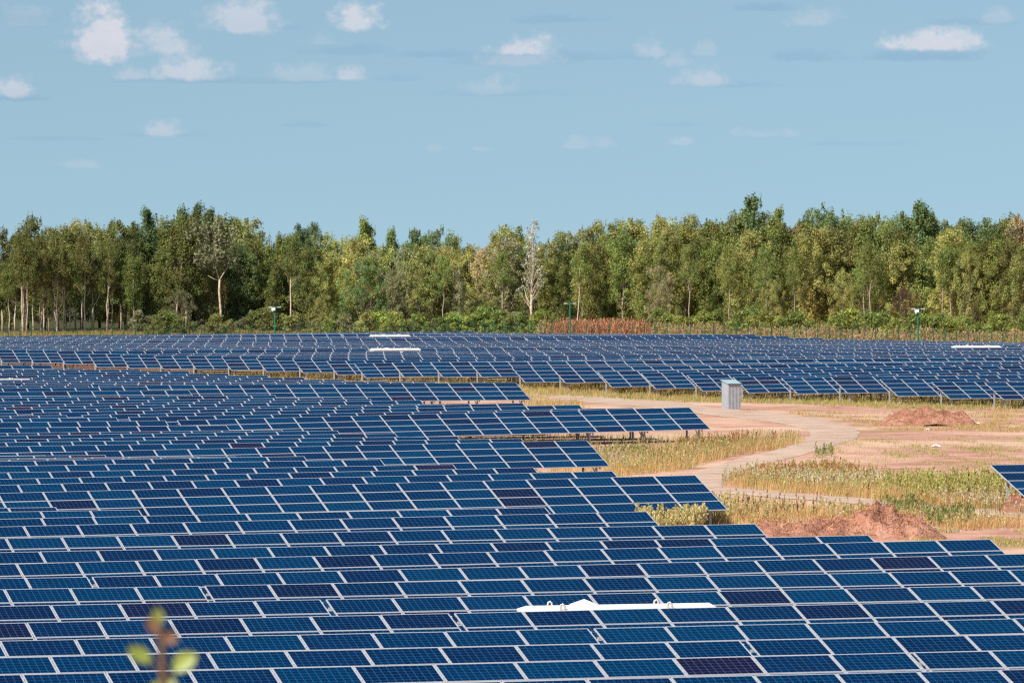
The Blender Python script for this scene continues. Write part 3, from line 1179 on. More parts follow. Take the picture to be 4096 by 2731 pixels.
fence = link("wire_fence", None, None, (0, 640, 0))
tag(fence, "long dark green wire fence along the edge of the wood", "fence")
pm = MB()
pm.box(-.045, .045, -.045, .045, -0.4, 2.15)
pm.beam((0, 0, 2.14), (0.28, -0.12, 2.45), .03, .03)
POSTM = pm.mesh("fence_post", [M_DGREEN])
fpos = []
for i in range(92):
    x = fx0 + (fx1 - fx0) * i / 91
    Y = fence_depth(x)
    X = (x - 2048) / F * Y
    fpos.append((X, Y, float(gz(X, Y))))
    link("fence_post", POSTM, fence, (X, Y - 640, fpos[-1][2]), (0, 0, random.uniform(-.2, .2)))
wm = MB()
for (a, b) in zip(fpos, fpos[1:]):
    for k in range(11):
        h = .12 + .19 * k
        wm.beam((a[0], a[1] - 640, a[2] + h), (b[0], b[1] - 640, b[2] + h), .004, .006)
    for k in range(14):
        f = k / 14
        p = [a[j] + (b[j] - a[j]) * f for j in range(3)]
        wm.beam((p[0], p[1] - 640, p[2] + .1), (p[0], p[1] - 640, p[2] + 2.05), .003, .003)
link("wire_mesh", wm.mesh("wire_mesh", [M_DGREEN]), fence)


def lamp(x, ytop, Y, label, camera):
    X = (x - 2048) / F * Y
    g = float(gz(X, Y))
    H = HC - (ytop - YH) / F * Y - g
    o = link("lamp_post", None, None, (X, Y, g))
    tag(o, label, "lamp post", "green lamp posts along the fence")
    m_ = MB()
    m_.tube([(0, 0, -.3), (0, 0, H)], [.095, .08], 8)
    m_.box(-.16, .16, -.16, .16, -.1, .12)
    link("pole", m_.mesh("pole", [M_GREEN], smooth=False), o)
    m_ = MB()
    m_.beam((-.3, 0, H), (.3, 0, H), .05, .045)
    link("crossarm", m_.mesh("crossarm", [M_GREEN]), o)
    for sx in (-1, 1):
        m_ = MB()
        m_.box(min(sx * .3, sx * .72), max(sx * .3, sx * .72), -.12, .12, H - .03, H + .07)
        m_.box(min(sx * .34, sx * .68), max(sx * .34, sx * .68), -.10, .10, H - .045, H - .03)
        link("lamp_head", m_.mesh("lamp_head", [M_GREY]), o)
    if camera:
        m_ = MB()
        m_.box(-.36, .06, -.34, -.09, H - .34, H - .05)
        m_.tube([(-.22, -.22, H - .34), (-.22, -.22, H - .46)], [.15, .09], 10)
        m_.box(-.02, .06, -.1, -.04, H - .4, H - .02)
        link("camera_housing", m_.mesh("camera_housing", [M_CAM]), o)
    return o


lamp(1099, 1229, 655, "green lamp post with white camera housing, left of the three, before willow scrub", True)
lamp(2280, 1214, 668, "green lamp post without a camera box, in front of rust-red weeds", False)
lamp(3672, 1236, 600, "green lamp post with white camera box beside a brown bush at right", True)

# ------------------------------------------------------------------ trees


def leaf_quads(centres, radii, per, size, r, up=0.35, lean=0.0):
    """many small leaf clusters spread through ellipsoidal clumps"""
    per = np.broadcast_to(np.array(per), (len(centres),))
    n = int(per.sum())
    c = np.repeat(np.array(centres), per, 0)
    rd = np.repeat(np.array(radii), per, 0)
    d = r.normal(0, 1, (n, 3))
    d /= np.linalg.norm(d, axis=1)[:, None]
    rad = r.random(n) ** 0.36
    p = c + d * rd * rad[:, None]
    p[:, 0] += lean * (p[:, 2])
    # orientation
    nn = r.normal(0, .62, (n, 3)) + d * .95 + np.array([0, 0, up])
    nn /= np.linalg.norm(nn, axis=1)[:, None]
    a = np.cross(nn, r.normal(0, 1, (n, 3)))
    a /= np.linalg.norm(a, axis=1)[:, None]
    b = np.cross(nn, a)
    sz = size * r.uniform(.6, 1.35, (n, 1))
    a = a * sz
    b = b * sz * .62
    V_ = np.stack([p - a, p - b * .9, p + a, p + b * .9], 1)
    return V_


TREES = {}


def make_tree(key, seed, H, kind):
    r = np.random.default_rng(seed)
    # trunk
    tm = MB()
    lean = r.uniform(-.02, .05)
    wob = r.uniform(-.25, .25, (7, 2)) * (.6 if kind in ("birch", "dead", "tallbirch") else 1)
    wob[0] = 0
    top = H * (.93 if kind != "willow" else .7)
    pts_ = [Vector((wob[k][0] + lean * top * k / 6, wob[k][1], -.3 + (top + .3) * k / 6)) for k in range(7)]
    r0 = {"birch": .15, "tallbirch": .15, "aspen": .17, "poplar": .17, "willow": .2, "dead": .19, "shrub": .05}[kind]
    rad = [r0 * (1.15 - .17 * k) for k in range(7)]
    rad[-1] = .02
    tm.tube(pts_, rad, 8)

    def on_trunk(f):
        k = min(int(f * 6), 5)
        return pts_[k].lerp(pts_[k + 1], f * 6 - k)
    lo, wmax, ncl, per, size = {"birch": (.34, .20, 66, 130, .12), "tallbirch": (.60, .18, 36, 120, .115), "aspen": (.12, .275, 100, 130, .125), "poplar": (.10, .18, 84, 130, .12),
                                "willow": (.04, .42, 90, 130, .12), "dead": (.38, .15, 64, 15, .12), "shrub": (.02, .55, 38, 70, .11)}[kind]
    cen, rds = [], []
    for i in range(ncl):
        f = lo + (1 - lo) * ((i + r.random()) / ncl)
        g = (f - lo) / (1 - lo)
        if kind in ("poplar",):
            pr = (math.sin(math.pi * min(1, g * .85 + .12)) ** .8) * (1 - .55 * g)
        elif kind in ("willow", "shrub"):
            pr = math.sqrt(max(0, 1 - (g * 1.05 - .28) ** 2 * 1.5)) if g < .95 else .2
        elif kind == "dead":
            pr = (1 - g) ** .6 * (1.0 if g > .12 else 1.15)
        else:
            pr = math.sin(math.pi * min(1, g * .74 + .17)) ** .6
        a = r.uniform(0, 6.283)
        rr_ = wmax * H * pr * math.sqrt(r.random()) * r.uniform(.65, 1.18)
        base = on_trunk(min(f, .999)) if f < .93 else pts_[-1]
        z = f * H
        cx, cy = base.x + math.cos(a) * rr_, base.y + math.sin(a) * rr_ * .9
        cen.append((cx, cy, z))
        k = H / 14.0
        if kind in ("poplar",):
            q = r.uniform(.45, .85) * k
            rds.append((q * .75, q * .75, q * 1.5))
        elif kind == "dead":
            q = r.uniform(.35, .6) * k
            rds.append((q * 1.2, q * 1.2, q * .7))
        elif kind == "shrub":
            q = r.uniform(.10, .2) * H
            rds.append((q, q, q * .9))
        else:
            q = r.uniform(.45, 1.05) * k
            rds.append((q, q, q * 1.12))
        if (i % (3 if kind != "dead" else 1) == 0) and kind != "shrub":
            fs = max(.12, f - rr_ / H * .9 - .03)
            b0 = on_trunk(min(fs, .98))
            mid = b0.lerp(Vector((cx, cy, z)), .55) + Vector((0, 0, -.12 * rr_))
            tm.tube([b0, mid, Vector((cx, cy, z))], [r0 * .34 * (1.1 - fs), r0 * .2 * (1.1 - fs), .012], 5, cap=False)
    # upright tips
    if kind in ("aspen", "poplar", "birch", "tallbirch"):
        ntip = 34
        for _ in range(ntip):
            b0 = cen[ncl - 1 - int(r.integers(0, max(3, int(ncl * .45))))]
            q = r.uniform(.10, .24) * H / 14
            cen.append((b0[0] + r.uniform(-.7, .9), b0[1] + r.uniform(-.6, .6), b0[2] + r.uniform(.2, .9) * H / 14))
            rds.append((q, q, q * 4.0))
    if kind == "shrub":
        for a in range(6):
            an = a * 1.05 + r.random()
            tm.tube([(0, 0, -.1), (math.cos(an) * .12 * H, math.sin(an) * .12 * H, .4 * H), (math.cos(an) * .3 * H, math.sin(an) * .3 * H, .8 * H)], [.035, .025, .008], 5, cap=False)
    per = np.array([per] * ncl + [26] * (len(cen) - ncl))
    V_ = leaf_quads(cen, rds, per, size * (H / 14 if kind != "shrub" else H / 3.2), r)
    n = len(V_)
    # leaf colour: a hue per clump and a little per leaf
    pc = np.repeat(r.uniform(.72, 1.30, (len(cen), 1)), per, 0)
    hue = np.repeat(r.uniform(-.12, .16, (len(cen), 1)), per, 0)
    C_ = np.ones((n, 3)) * pc * r.uniform(.75, 1.3, (n, 1))
    C_[:, 0:1] *= 1 + hue
    bark = M_BIRCH if kind in ("birch", "dead", "tallbirch") else M_BARK
    TREES.setdefault(key, []).append((tm.mesh(key + "_trunk", [bark], smooth=True), quads_mesh(key + "_crown", V_, [M_LEAF], np.clip(C_, 0, 3)), H))


for i in range(4):
    make_tree("birch", 10 + i, 14, "birch")
for i in range(3):
    make_tree("tallbirch", 20 + i, 14, "tallbirch")
for i in range(4):
    make_tree("aspen", 30 + i, 14, "aspen")
for i in range(3):
    make_tree("poplar", 50 + i, 14, "poplar")
for i in range(3):
    make_tree("willow", 70 + i, 9, "willow")
for i in range(3):
    make_tree("shrub", 90 + i, 3.2, "shrub")
make_tree("dead", 5, 14, "dead")


def plant(key, var, X, Y, H, leafc, barkc, label, cat, group, wide=1.0, lean=0.0, name=None):
    tk, cr_, H0 = TREES[key][var % len(TREES[key])]
    g = float(gz(X, Y))
    k = H / H0
    o = link(name or {"birch": "birch_tree", "tallbirch": "birch_tree", "aspen": "aspen_tree", "poplar": "poplar_tree", "willow": "willow_tree", "shrub": "shrub", "dead": "white_leaved_tree"}[key], None, None,
             (X, Y, g - .05), (0, lean, random.uniform(0, 6.28) if key != "dead" else 0.6), (k * wide, k * wide, k))
    xp = 2048 + F * X / Y                       # the grove in the middle is a paler kind of foliage
    pale = 1 + .5 * float(np.interp(xp, [1150, 1400, 1980, 2250], [0, 1, 1, .15])) + (.15 if xp > 2250 else 0)
    if key != "dead":
        leafc = tuple(min(.62, q_ * pale) for q_ in leafc)
    a = link("trunk" if key != "shrub" else "stems", tk, o)
    a.color = (*barkc, 1)
    b = link("crown" if key != "shrub" else "foliage", cr_, o)
    b.color = (*leafc, 1)
    tag(o, label, cat, group)
    return o


def tree_px(key, var, x, ytop, Y, leafc, barkc, label, cat="tree", group=None, wide=1.0, lean=0.0):
    X = (x - 2048) / F * Y
    H = HC - (ytop - YH) / F * Y - float(gz(X, Y))
    return plant(key, var, X, Y, H, leafc, barkc, label, cat, group, wide, lean)


G_FRONT = "trees along the front of the wood"
G_BACK = "trees further back in the wood"
OLIVE, MID, YEL, TEAL, GREY, TAN = (.160, .168, .050), (.190, .220, .064), (.280, .288, .096), (.130, .180, .070), (.240, .240, .140), (.31, .26, .145)


def jit(c, a=.16):
    f = random.uniform(1 - a, 1 + a)
    return tuple(x * f * random.uniform(.94, 1.06) for x in c)


def edge(x):
    """depth of the wood's front"""
    return float(np.interp(x, [-100, 1000, 1900, 2500, 3150, 4200], [672, 700, 708, 690, 655, 618]))


LAND = [(0, "the left edge"), (420, "the bare trunks"), (880, "the forked trunk"), (1130, "the left lamp"), (1560, "the left dip"),
        (1950, "the middle dip"), (2130, "the white tree"), (2400, "the red weeds"), (2700, "the grey willow"), (3040, "the tall peak"),
        (3400, "the dark hollow"), (3690, "the right lamp"), (4096, "the right edge")]


def near_what(x):
    return min(LAND, key=lambda q: abs(q[0] - x))


used = {}


def uniq(base, x, cap):
    """position phrase by landmark and side"""
    lx, ln = near_what(x)
    side = "at" if abs(x - lx) < 45 else ("just left of" if -110 < x - lx < 0 else ("just right of" if 0 < x - lx < 110 else ("left of" if x < lx else "right of")))
    return "%s %s %s" % (base, side, ln)


# skyline trees: x, y of the top, kind, colour
SKY = [(10, 928, "aspen", OLIVE), (62, 957, "aspen", OLIVE), (105, 886, "aspen", OLIVE), (170, 930, "birch", MID), (232, 926, "birch", MID), (302, 902, "aspen", YEL), (372, 908, "birch", YEL),
       (430, 902, "poplar", MID), (500, 904, "aspen", MID), (560, 918, "aspen", TEAL), (598, 856, "poplar", TEAL), (674, 893, "aspen", MID), (717, 850, "poplar", TEAL), (772, 836, "poplar", TEAL),
       (836, 856, "poplar", TEAL), (905, 882, "aspen", MID), (982, 896, "aspen", YEL), (1040, 950, "aspen", MID), (1104, 955, "poplar", MID), (1165, 960, "aspen", MID), (1228, 911, "aspen", TEAL), (1290, 946, "aspen", YEL),
       (1353, 974, "birch", YEL), (1405, 975, "aspen", YEL), (1450, 893, "poplar", MID), (1490, 925, "poplar", MID), (1546, 996, "aspen", YEL), (1581, 933, "poplar", TEAL), (1632, 934, "poplar", TEAL), (1691, 957, "poplar", TEAL),
       (1749, 934, "aspen", TEAL), (1812, 963, "poplar", MID), (1850, 1020, "aspen", YEL), (1890, 992, "aspen", YEL), (1945, 1000, "aspen", TAN), (1993, 946, "aspen", YEL), (2040, 920, "aspen", MID), (2090, 960, "aspen", YEL),
       (2185, 985, "aspen", YEL), (2255, 946, "birch", YEL), (2310, 940, "aspen", GREY), (2388, 905, "birch", YEL), (2441, 946, "aspen", MID), (2470, 906, "aspen", MID), (2528, 897, "aspen", YEL), (2586, 917, "aspen", TEAL),
       (2661, 888, "birch", YEL), (2742, 882, "birch", YEL), (2790, 940, "aspen", MID), (2846, 899, "aspen", MID), (2895, 905, "aspen", OLIVE), (2945, 878, "aspen", MID), (3035, 806, "poplar", TEAL), (3000, 870, "poplar", TEAL), (3080, 898, "poplar", MID),
       (3107, 853, "poplar", MID), (3183, 905, "aspen", OLIVE), (3240, 900, "aspen", TEAL), (3270, 853, "aspen", TEAL), (3346, 876, "aspen", TEAL), (3400, 888, "aspen", MID), (3456, 888, "birch", MID), (3491, 886, "aspen", MID),
       (3540, 893, "aspen", YEL), (3624, 872, "aspen", TEAL), (3688, 830, "poplar", TEAL), (3722, 866, "poplar", TEAL), (3770, 894, "birch", MID), (3822, 899, "aspen", MID), (3892, 894, "aspen", TEAL), (3967, 911, "aspen", TEAL),
       (4031, 888, "aspen", OLIVE), (4092, 882, "aspen", TAN)]
KN = {"aspen": "leafy aspen", "birch": "slender birch", "poplar": "pointed poplar"}
CN = {OLIVE: "dark olive", MID: "mid green", YEL: "yellowish green", TEAL: "bluish green", GREY: "grey green", TAN: "tan green"}
for i, (x, yt, kd, c) in enumerate(SKY):
    Y = edge(x) + random.uniform(14, 30)
    if x < 470 and kd != 'poplar':
        kd = 'birch'
    tree_px(kd, i, x, yt - 4, Y, jit(c), jit((1, 1, 1), .2), uniq("%s %s on the skyline" % (CN[c], KN[kd]), x, 16), group=G_BACK, wide=random.uniform(.85, 1.1) if kd != "poplar" else random.uniform(.9, 1.2), lean=random.uniform(0, .03))

# front trees of the wood: fill between, lower than the skyline
sx = [a[0] for a in SKY]
sy = [a[1] for a in SKY]
x = -70
i = 0
while x < 4180:
    ysk = float(np.interp(x, sx, sy))
    ytop = ysk + random.uniform(25, 150)
    if 1300 < x < 2050:
        c, kd = random.choice([YEL, YEL, MID, YEL, GREY]), random.choice(["aspen", "willow", "aspen", "birch"])
    elif x < 700:
        c, kd = random.choice([OLIVE, OLIVE, MID]), (random.choice(["tallbirch", "tallbirch", "birch"]) if x < 470 else random.choice(["birch", "aspen", "willow"]))
    elif x < 1300:
        c, kd = random.choice([MID, OLIVE, TEAL, YEL]), random.choice(["aspen", "aspen", "birch", "willow"])
    elif x < 2700:
        c, kd = random.choice([MID, YEL, OLIVE, MID]), random.choice(["aspen", "birch", "aspen"])
    else:
        c, kd = random.choice([MID, YEL, OLIVE, MID, YEL]), random.choice(["aspen", "aspen", "birch", "willow"])
    if kd == "willow":
        ytop = max(ytop + 60, 1060)
    Y = edge(x) + random.uniform(3, 13)
    nm = dict(KN, willow="broad willow", tallbirch="high-crowned birch")[kd]
    tree_px(kd, i + 1, x, ytop, Y, jit(c), jit((.9, .85, .8), .25), uniq("%s %s fronting the wood" % (CN[c], nm), x, 16), group=G_FRONT, wide=random.uniform(.9, 1.15), lean=random.uniform(-.02, .035))
    x += random.uniform(40, 62)
    i += 1
# rear mass that closes the wood
x = -150
while x < 4260:
    ysk = float(np.interp(x, sx, sy))
    Y = edge(x) + random.uniform(34, 60)
    c = random.choice([OLIVE, MID, TEAL])
    tree_px(random.choice(["aspen", "aspen", "poplar"]), i, x, ysk + random.uniform(25, 95), Y, jit(c), (.6, .6, .6),
            "green tree mostly hidden in the wood's rear", group="hidden trees in the rear of the wood", wide=1.25)
    x += random.uniform(60, 85)
    i += 1

# trees whose pale trunks stand out: x, top y, y where the crown starts is the birch's own, lean
PALE = [(85, 985, -.10, .75), (92, 960, .01, .95), (105, 1000, .03, .8), (163, 1010, -.02, .6), (195, 1020, 0, .55), (228, 950, .03, 1.1), (252, 1000, -.02, .9), (262, 1015, .01, .85), (341, 955, .005, 1.15), (366, 1030, .03, .55),
        (428, 990, .02, .95), (445, 1040, .02, .8), (1163, 945, 0, 1.3), (2005, 1010, .01, 1.0), (2305, 985, .06, 1.05), (2640, 980, 0, .75), (2758, 990, 0, .75), (2918, 1000, .01, .7), (3065, 1000, .02, .6), (3480, 985, .01, .8),
        (3455, 1020, -.01, .75), (3770, 1000, 0, .7), (3800, 995, .02, .7), (1480, 1040, 0, .6), (1770, 1030, .03, .7), (3180, 1010, -.02, .6)]
for i, (x, yt, ln, br) in enumerate(PALE):
    Y = edge(x) - random.uniform(.5, 3)
    c = OLIVE if x < 700 else MID
    tree_px("tallbirch", i, x, yt, Y, jit(c), (br * 1.05, br * .95, br * .88), uniq("birch with bare pale trunk", x, 16), group="bare-trunked birches before the wood", wide=.8, lean=ln)
tree_px("dead", 0, 2122, 878, edge(2122) - 3, (.50, .50, .44), (1.2, 1.15, 1.1), "tree with white trunk and whitish leaves rising above the wood's middle", wide=1.0)
# forked pale tree
Y = edge(880) - 2
X = (880 - 2048) / F * Y
g = float(gz(X, Y))
o = link("forked_tree", None, None, (X, Y, g))
tag(o, "tree with a pale trunk forking in a Y, left of the left lamp post", "tree")
mb = MB()
mb.tube([(0.05, 0, -.3), (.1, 0, 2.5), (-.1, 0, 5), (-.05, 0, 6.4)], [.17, .15, .13, .12], 8)
mb.tube([(-.05, 0, 6.3), (-.45, 0, 7.6), (-.75, .1, 9.2), (-.7, .1, 12)], [.10, .085, .06, .02], 7)
mb.tube([(-.05, 0, 6.3), (.35, -.1, 7.0), (.9, -.1, 7.8), (1.2, 0, 9)], [.09, .07, .05, .02], 7)
mb.tube([(-.05, 0, 6.2), (-.8, -.1, 6.5), (-1.5, -.1, 6.9)], [.06, .04, .015], 6)
link("trunk", mb.mesh("forked_trunk", [M_BIRCH], smooth=True), o).color = (1.15, 1.0, .9, 1)
r_ = np.random.default_rng(77)
cen = [(r_.normal(-.3, 1.3), r_.normal(.3, 1), r_.uniform(8.0, 13.4)) for _ in range(58)]
rad_ = [(q, q, q * 1.2) for q in r_.uniform(.4, .85, 58)]
V_ = leaf_quads(cen, rad_, 55, .2, r_)
b = link("crown", quads_mesh("forked_crown", V_, [M_LEAF], np.repeat(r_.uniform(.75, 1.3, (58, 1)), 55, 0) * np.ones((1, 3))), o)
b.color = (*GREY, 1)

# big bushes and willows in front of the wood
for i, (x, yt, wd, c, lab) in enumerate([(728, 1165, 1.15, GREY, "broad olive willow bush at the foot of the wood at left"), (655, 1230, .9, OLIVE, "dark bush left of the broad olive willow bush"),
                                         (2640, 1068, .8, TAN, "grey-green willow standing before the dark gap right of the rust-red weeds"), (3620, 1155, .9, (.11, .065, .045), "brownish half-dry bush left of the right lamp post"),
                                         (1450, 1040, 1.0, TEAL, "bushy dark green willow left of middle"), (1290, 1180, 1.0, YEL, "yellowish bush right of the bright birch trunk"), (1060, 1240, 1.0, YEL, "yellowish willow scrub behind the left lamp post"),
                                         (3370, 1080, .7, YEL, "yellow-green leafy tree before the dark hollow at right"), (3090, 1120, .8, YEL, "light green bushy tree under the tall peak"), (3880, 1010, .7, YEL, "yellow-green tree with drooping leaves near the right edge")]):
    tree_px("willow", i, x, yt, edge(x) - random.uniform(2, 5), jit(c, .05), jit((.8, .75, .7)), lab, "bush" if yt > 1100 else "tree", None, wide=wd)

# shrubs
x = 560
i = 0
while x < 4180:
    if not (2230 < x < 2580):
        Y = edge(x) - random.uniform(6, 14)
        bright = 1500 < x < 2230 or x > 2600
        c = random.choice([(.24, .27, .07), (.20, .24, .065), (.17, .21, .06)]) if bright else random.choice([GREY, YEL, MID])
        ht = random.uniform(1.6, 3.4) * (.9 if x < 1900 else 1.0)
        X = (x - 2048) / F * Y
        plant("shrub", i, X, Y, ht, jit(c), (.7, .6, .5), uniq("%s shrub at the wood's foot" % ("bright green" if bright else "dull green"), x, 16), "shrub", "shrubs at the foot of the wood", wide=random.uniform(1.0, 1.5))
    x += random.uniform(34, 62)
    i += 1

# ------------------------------------------------------------------ herbs and grasses (uncountable ground cover)


def inside(poly, x, y):
    c = False
    n = len(poly)
    for a in range(n):
        x1, y1 = poly[a]
        x2, y2 = poly[(a + 1) % n]
        if (y1 > y) != (y2 > y) and x < (x2 - x1) * (y - y1) / (y2 - y1) + x1:
            c = not c
    return c


def scatter(polys, n, r, fill=1.0):
    """random ground points inside polygons given in photograph pixels, even in the picture"""
    out = []
    ar = []
    for p in polys:
        xs_, ys_ = [a for a, _ in p], [b for _, b in p]
        ar.append((max(xs_) - min(xs_)) * (max(ys_) - min(ys_)))
    tot = sum(ar)
    for p, a in zip(polys, ar):
        xs_, ys_ = [q for q, _ in p], [q for _, q in p]
        for _ in range(int(n * a / tot)):
            x, y = r.uniform(min(xs_), max(xs_)), r.uniform(min(ys_), max(ys_))
            if inside(p, x, y):
                out.append(at(x, y))
    return np.array(out)


def blades(P, r, h, wd, nb, cols, spread=.10, lean=.35, wind=.12):
    """tufts: nb thin tapering blades each"""
    n = len(P) * nb
    p = np.repeat(P, nb, 0) + np.concatenate([r.normal(0, spread, (n, 2)), np.zeros((n, 1))], 1)
    p[:, 2] = gz(p[:, 0], p[:, 1]) - .02
    hh = h * r.uniform(.55, 1.3, n)
    a = r.uniform(0, 6.283, n)
    ln = r.normal(0, lean, n)
    tip = p + np.stack([np.cos(a) * ln * hh + wind * hh, np.sin(a) * ln * hh, hh], 1)
    mid = (p + tip) / 2 + np.stack([-np.cos(a) * ln * hh * .15, -np.sin(a) * ln * hh * .15, hh * .06], 1)
    b = r.uniform(0, 6.283, n)
    wv = np.stack([np.cos(b), np.sin(b) * .5, np.zeros(n)], 1) * wd
    q1 = np.stack([p - wv, p + wv, mid + wv * .8, mid - wv * .8], 1)
    q2 = np.stack([mid - wv * .8, mid + wv * .8, tip + wv * .15, tip - wv * .15], 1)
    c = np.array(cols)[r.integers(0, len(cols), n)] * r.uniform(.7, 1.3, (n, 1))
    return np.concatenate([q1, q2]), np.concatenate([c, c])


def plumes(P, r, h, cols, scols, fat=.055, top=.55, nq=16, qs=.05):
    """stalk with a dense tapering plume of small leaves in its upper part"""
    n = len(P)
    hh = h * r.uniform(.6, 1.25, n)
    ln = r.normal(.06, .10, (n, 2))
    base = P.copy()
    tip = base + np.stack([ln[:, 0] * hh, ln[:, 1] * hh, hh], 1)
    wv = np.array([[.008, .004, 0]])
    stalk = np.stack([base - wv, base + wv, tip + wv * .4, tip - wv * .4], 1)
    f = r.random((n, nq)) ** .8
    f = (1 - top) + top * f
    pos = base[:, None, :] + (tip - base)[:, None, :] * f[..., None]
    rad = fat * (1.15 - (f - (1 - top)) / top) ** .7
    d = r.normal(0, 1, (n, nq, 3))
    d /= np.linalg.norm(d, axis=2)[..., None]
    pos = pos + d * rad[..., None] * np.array([1, 1, .6])
    a = d * .5 + np.array([0, 0, .8])
    a /= np.linalg.norm(a, axis=2)[..., None]
    s_ = qs * r.uniform(.6, 1.3, (n, nq, 1))
    a = a * s_
    b = np.cross(a, r.normal(0, 1, (n, nq, 3)))
    b = b / (np.linalg.norm(b, axis=2)[..., None] + 1e-6) * s_ * .4
    q = np.stack([pos - a, pos + b, pos + a, pos - b], 2).reshape(-1, 4, 3)
    ci_ = np.array(cols)[r.integers(0, len(cols), n)] * r.uniform(.75, 1.25, (n, 1))
    c = np.repeat(ci_, nq, 0) * r.uniform(.8, 1.2, (n * nq, 1))
    cs = np.array(scols)[r.integers(0, len(scols), n)]
    return np.concatenate([stalk, q]), np.concatenate([cs, c])


def stuff(name, VC, label):
    V_ = np.concatenate([a for a, _ in VC])
    C_ = np.concatenate([b for _, b in VC])
    o = link(name, quads_mesh(name, V_, [M_HERB], C_))
    return tag(o, label, name.replace("_", " "), kind="stuff")


r = np.random.default_rng(21)
PA = [(2360, 1830), (2600, 1812), (2830, 1785), (3000, 1766), (3180, 1762), (3215, 1772), (3150, 1793), (2950, 1822), (2800, 1862), (2740, 1885), (2450, 1905), (2400, 1870)]
PB = [(2905, 1935), (3020, 1912), (3200, 1897), (3330, 1890), (3500, 1925), (3800, 1957), (3960, 1960), (4096, 1965), (4160, 2030), (3900, 2035), (3600, 2010), (3300, 1985), (3000, 1958), (2880, 1945)]
PC = [(2880, 2025), (3100, 2040), (3400, 2058), (3650, 2082), (3850, 2098), (4130, 2108), (4130, 2110), (3850, 2125), (3700, 2100), (3300, 2085), (3000, 2105), (2700, 2110), (2600, 2110), (2620, 2060), (2800, 2050)]
PD = [(2080, 1545), (2380, 1540), (2560, 1545), (2900, 1575), (2880, 1610), (2650, 1595), (2350, 1575), (2100, 1600)]
PE = [(2600, 2060), (2920, 2040), (3020, 2085), (2700, 2120), (2560, 2120)]
PF_ = [(2200, 1830), (2440, 1840), (2560, 1895), (2460, 1930), (2200, 1890)]
PG_ = [(3700, 2095), (4130, 2090), (4150, 2112), (3900, 2118)]
PH = [(2960, 1640), (3500, 1650), (4130, 1640), (4130, 1730), (3480, 1720), (3300, 1668)]
PI_ = [(3350, 1760), (4130, 1740), (4130, 1900), (3500, 1850), (3280, 1825)]
PG2 = [(3350, 2150), (3650, 2115), (4130, 2105), (4150, 2185), (4000, 2185)]


def patchy(P, thr):
    X_, Y_ = P[:, 0], P[:, 1]
    f = np.sin(X_ * .9 + 1.3 * np.sin(Y_ * .13)) * np.sin(Y_ * .21 + 1.7 * np.sin(X_ * .5)) + .5 * np.sin(X_ * 2.3 + Y_ * .4)
    return P[f > thr]


PJ = [(2080, 1600), (2320, 1610), (2340, 1640), (2090, 1625)]
STRAW = [(.50, .34, .15), (.60, .43, .21), (.46, .27, .12), (.52, .27, .12)]
GREENS = [(.27, .27, .075), (.33, .31, .11), (.22, .24, .07)]
stuff("dry_grass", [blades(scatter([PA, PB], 9500, r), r, .52, .009, 6, STRAW + [(.34, .32, .11)]),
                    blades(scatter([PC, PE, PF_, PG_], 4200, r), r, .42, .009, 5, STRAW),
                    blades(scatter([PD, PJ], 2600, r), r, .40, .012, 5, STRAW + GREENS),
                    blades(patchy(scatter([PH], 5000, r), .1), r, .16, .012, 5, GREENS + STRAW, .25),
                    blades(scatter([PH], 500, r), r, .22, .014, 5, STRAW + GREENS, .25),
                    blades(patchy(scatter([PI_, PG2], 5200, r), .25), r, .12, .012, 6, GREENS + GREENS + STRAW[:2], .22),
                    blades(scatter([PI_], 350, r), r, .18, .010, 5, STRAW + GREENS + GREENS, .25)],
      "dry straw-coloured grass on the open ground beside the track")
stuff("feathery_weeds", [plumes(scatter([PA], 1700, r), r, .72, [(.46, .41, .19), (.38, .36, .14), (.52, .42, .22)], GREENS),
                         plumes(scatter([PB], 2300, r), r, .80, [(.45, .40, .18), (.36, .35, .12), (.50, .40, .20), (.46, .34, .16)], GREENS),
                         plumes(scatter([PC, PE], 1700, r), r, .62, [(.46, .40, .18), (.52, .41, .21)], GREENS),
                         plumes(scatter([[(2480, 2100), (2700, 2085), (2830, 2105), (2800, 2135), (2560, 2135)]], 520, r), r, .80, [(.56, .48, .24), (.50, .44, .20)], GREENS, .11, .6, 44, .06),
                         plumes(scatter([[(3500, 1975), (4096, 1965), (4140, 2020), (3700, 2015)]], 900, r), r, 1.0, [(.40, .38, .12), (.33, .34, .09), (.47, .41, .16)], GREENS, .08, .6, 24, .06)],
      "tall yellow-green feathery weeds around the gravel track and footpath")
PR = [(3000, 1915), (3300, 1895), (3500, 1925), (3400, 1935), (3050, 1932)]
stuff("reddish_weeds", [plumes(scatter([PR, [(2700, 1795), (3000, 1768), (3000, 1790), (2700, 1815)]], 900, r), r, .7, [(.40, .19, .07), (.46, .26, .10), (.34, .15, .06)], [(.3, .17, .07)], .06, .6, 14, .05),
                        plumes(scatter([PB, PC, PA], 700, r), r, .8, [(.22, .10, .05), (.30, .14, .06)], [(.2, .1, .05)], .05, .5, 12, .05)],
      "rust-brown dock stalks standing among the dry grass")
PW = [(3200, 1925), (3500, 1935), (3560, 1970), (3300, 1980), (3060, 1955), (3000, 1940)]
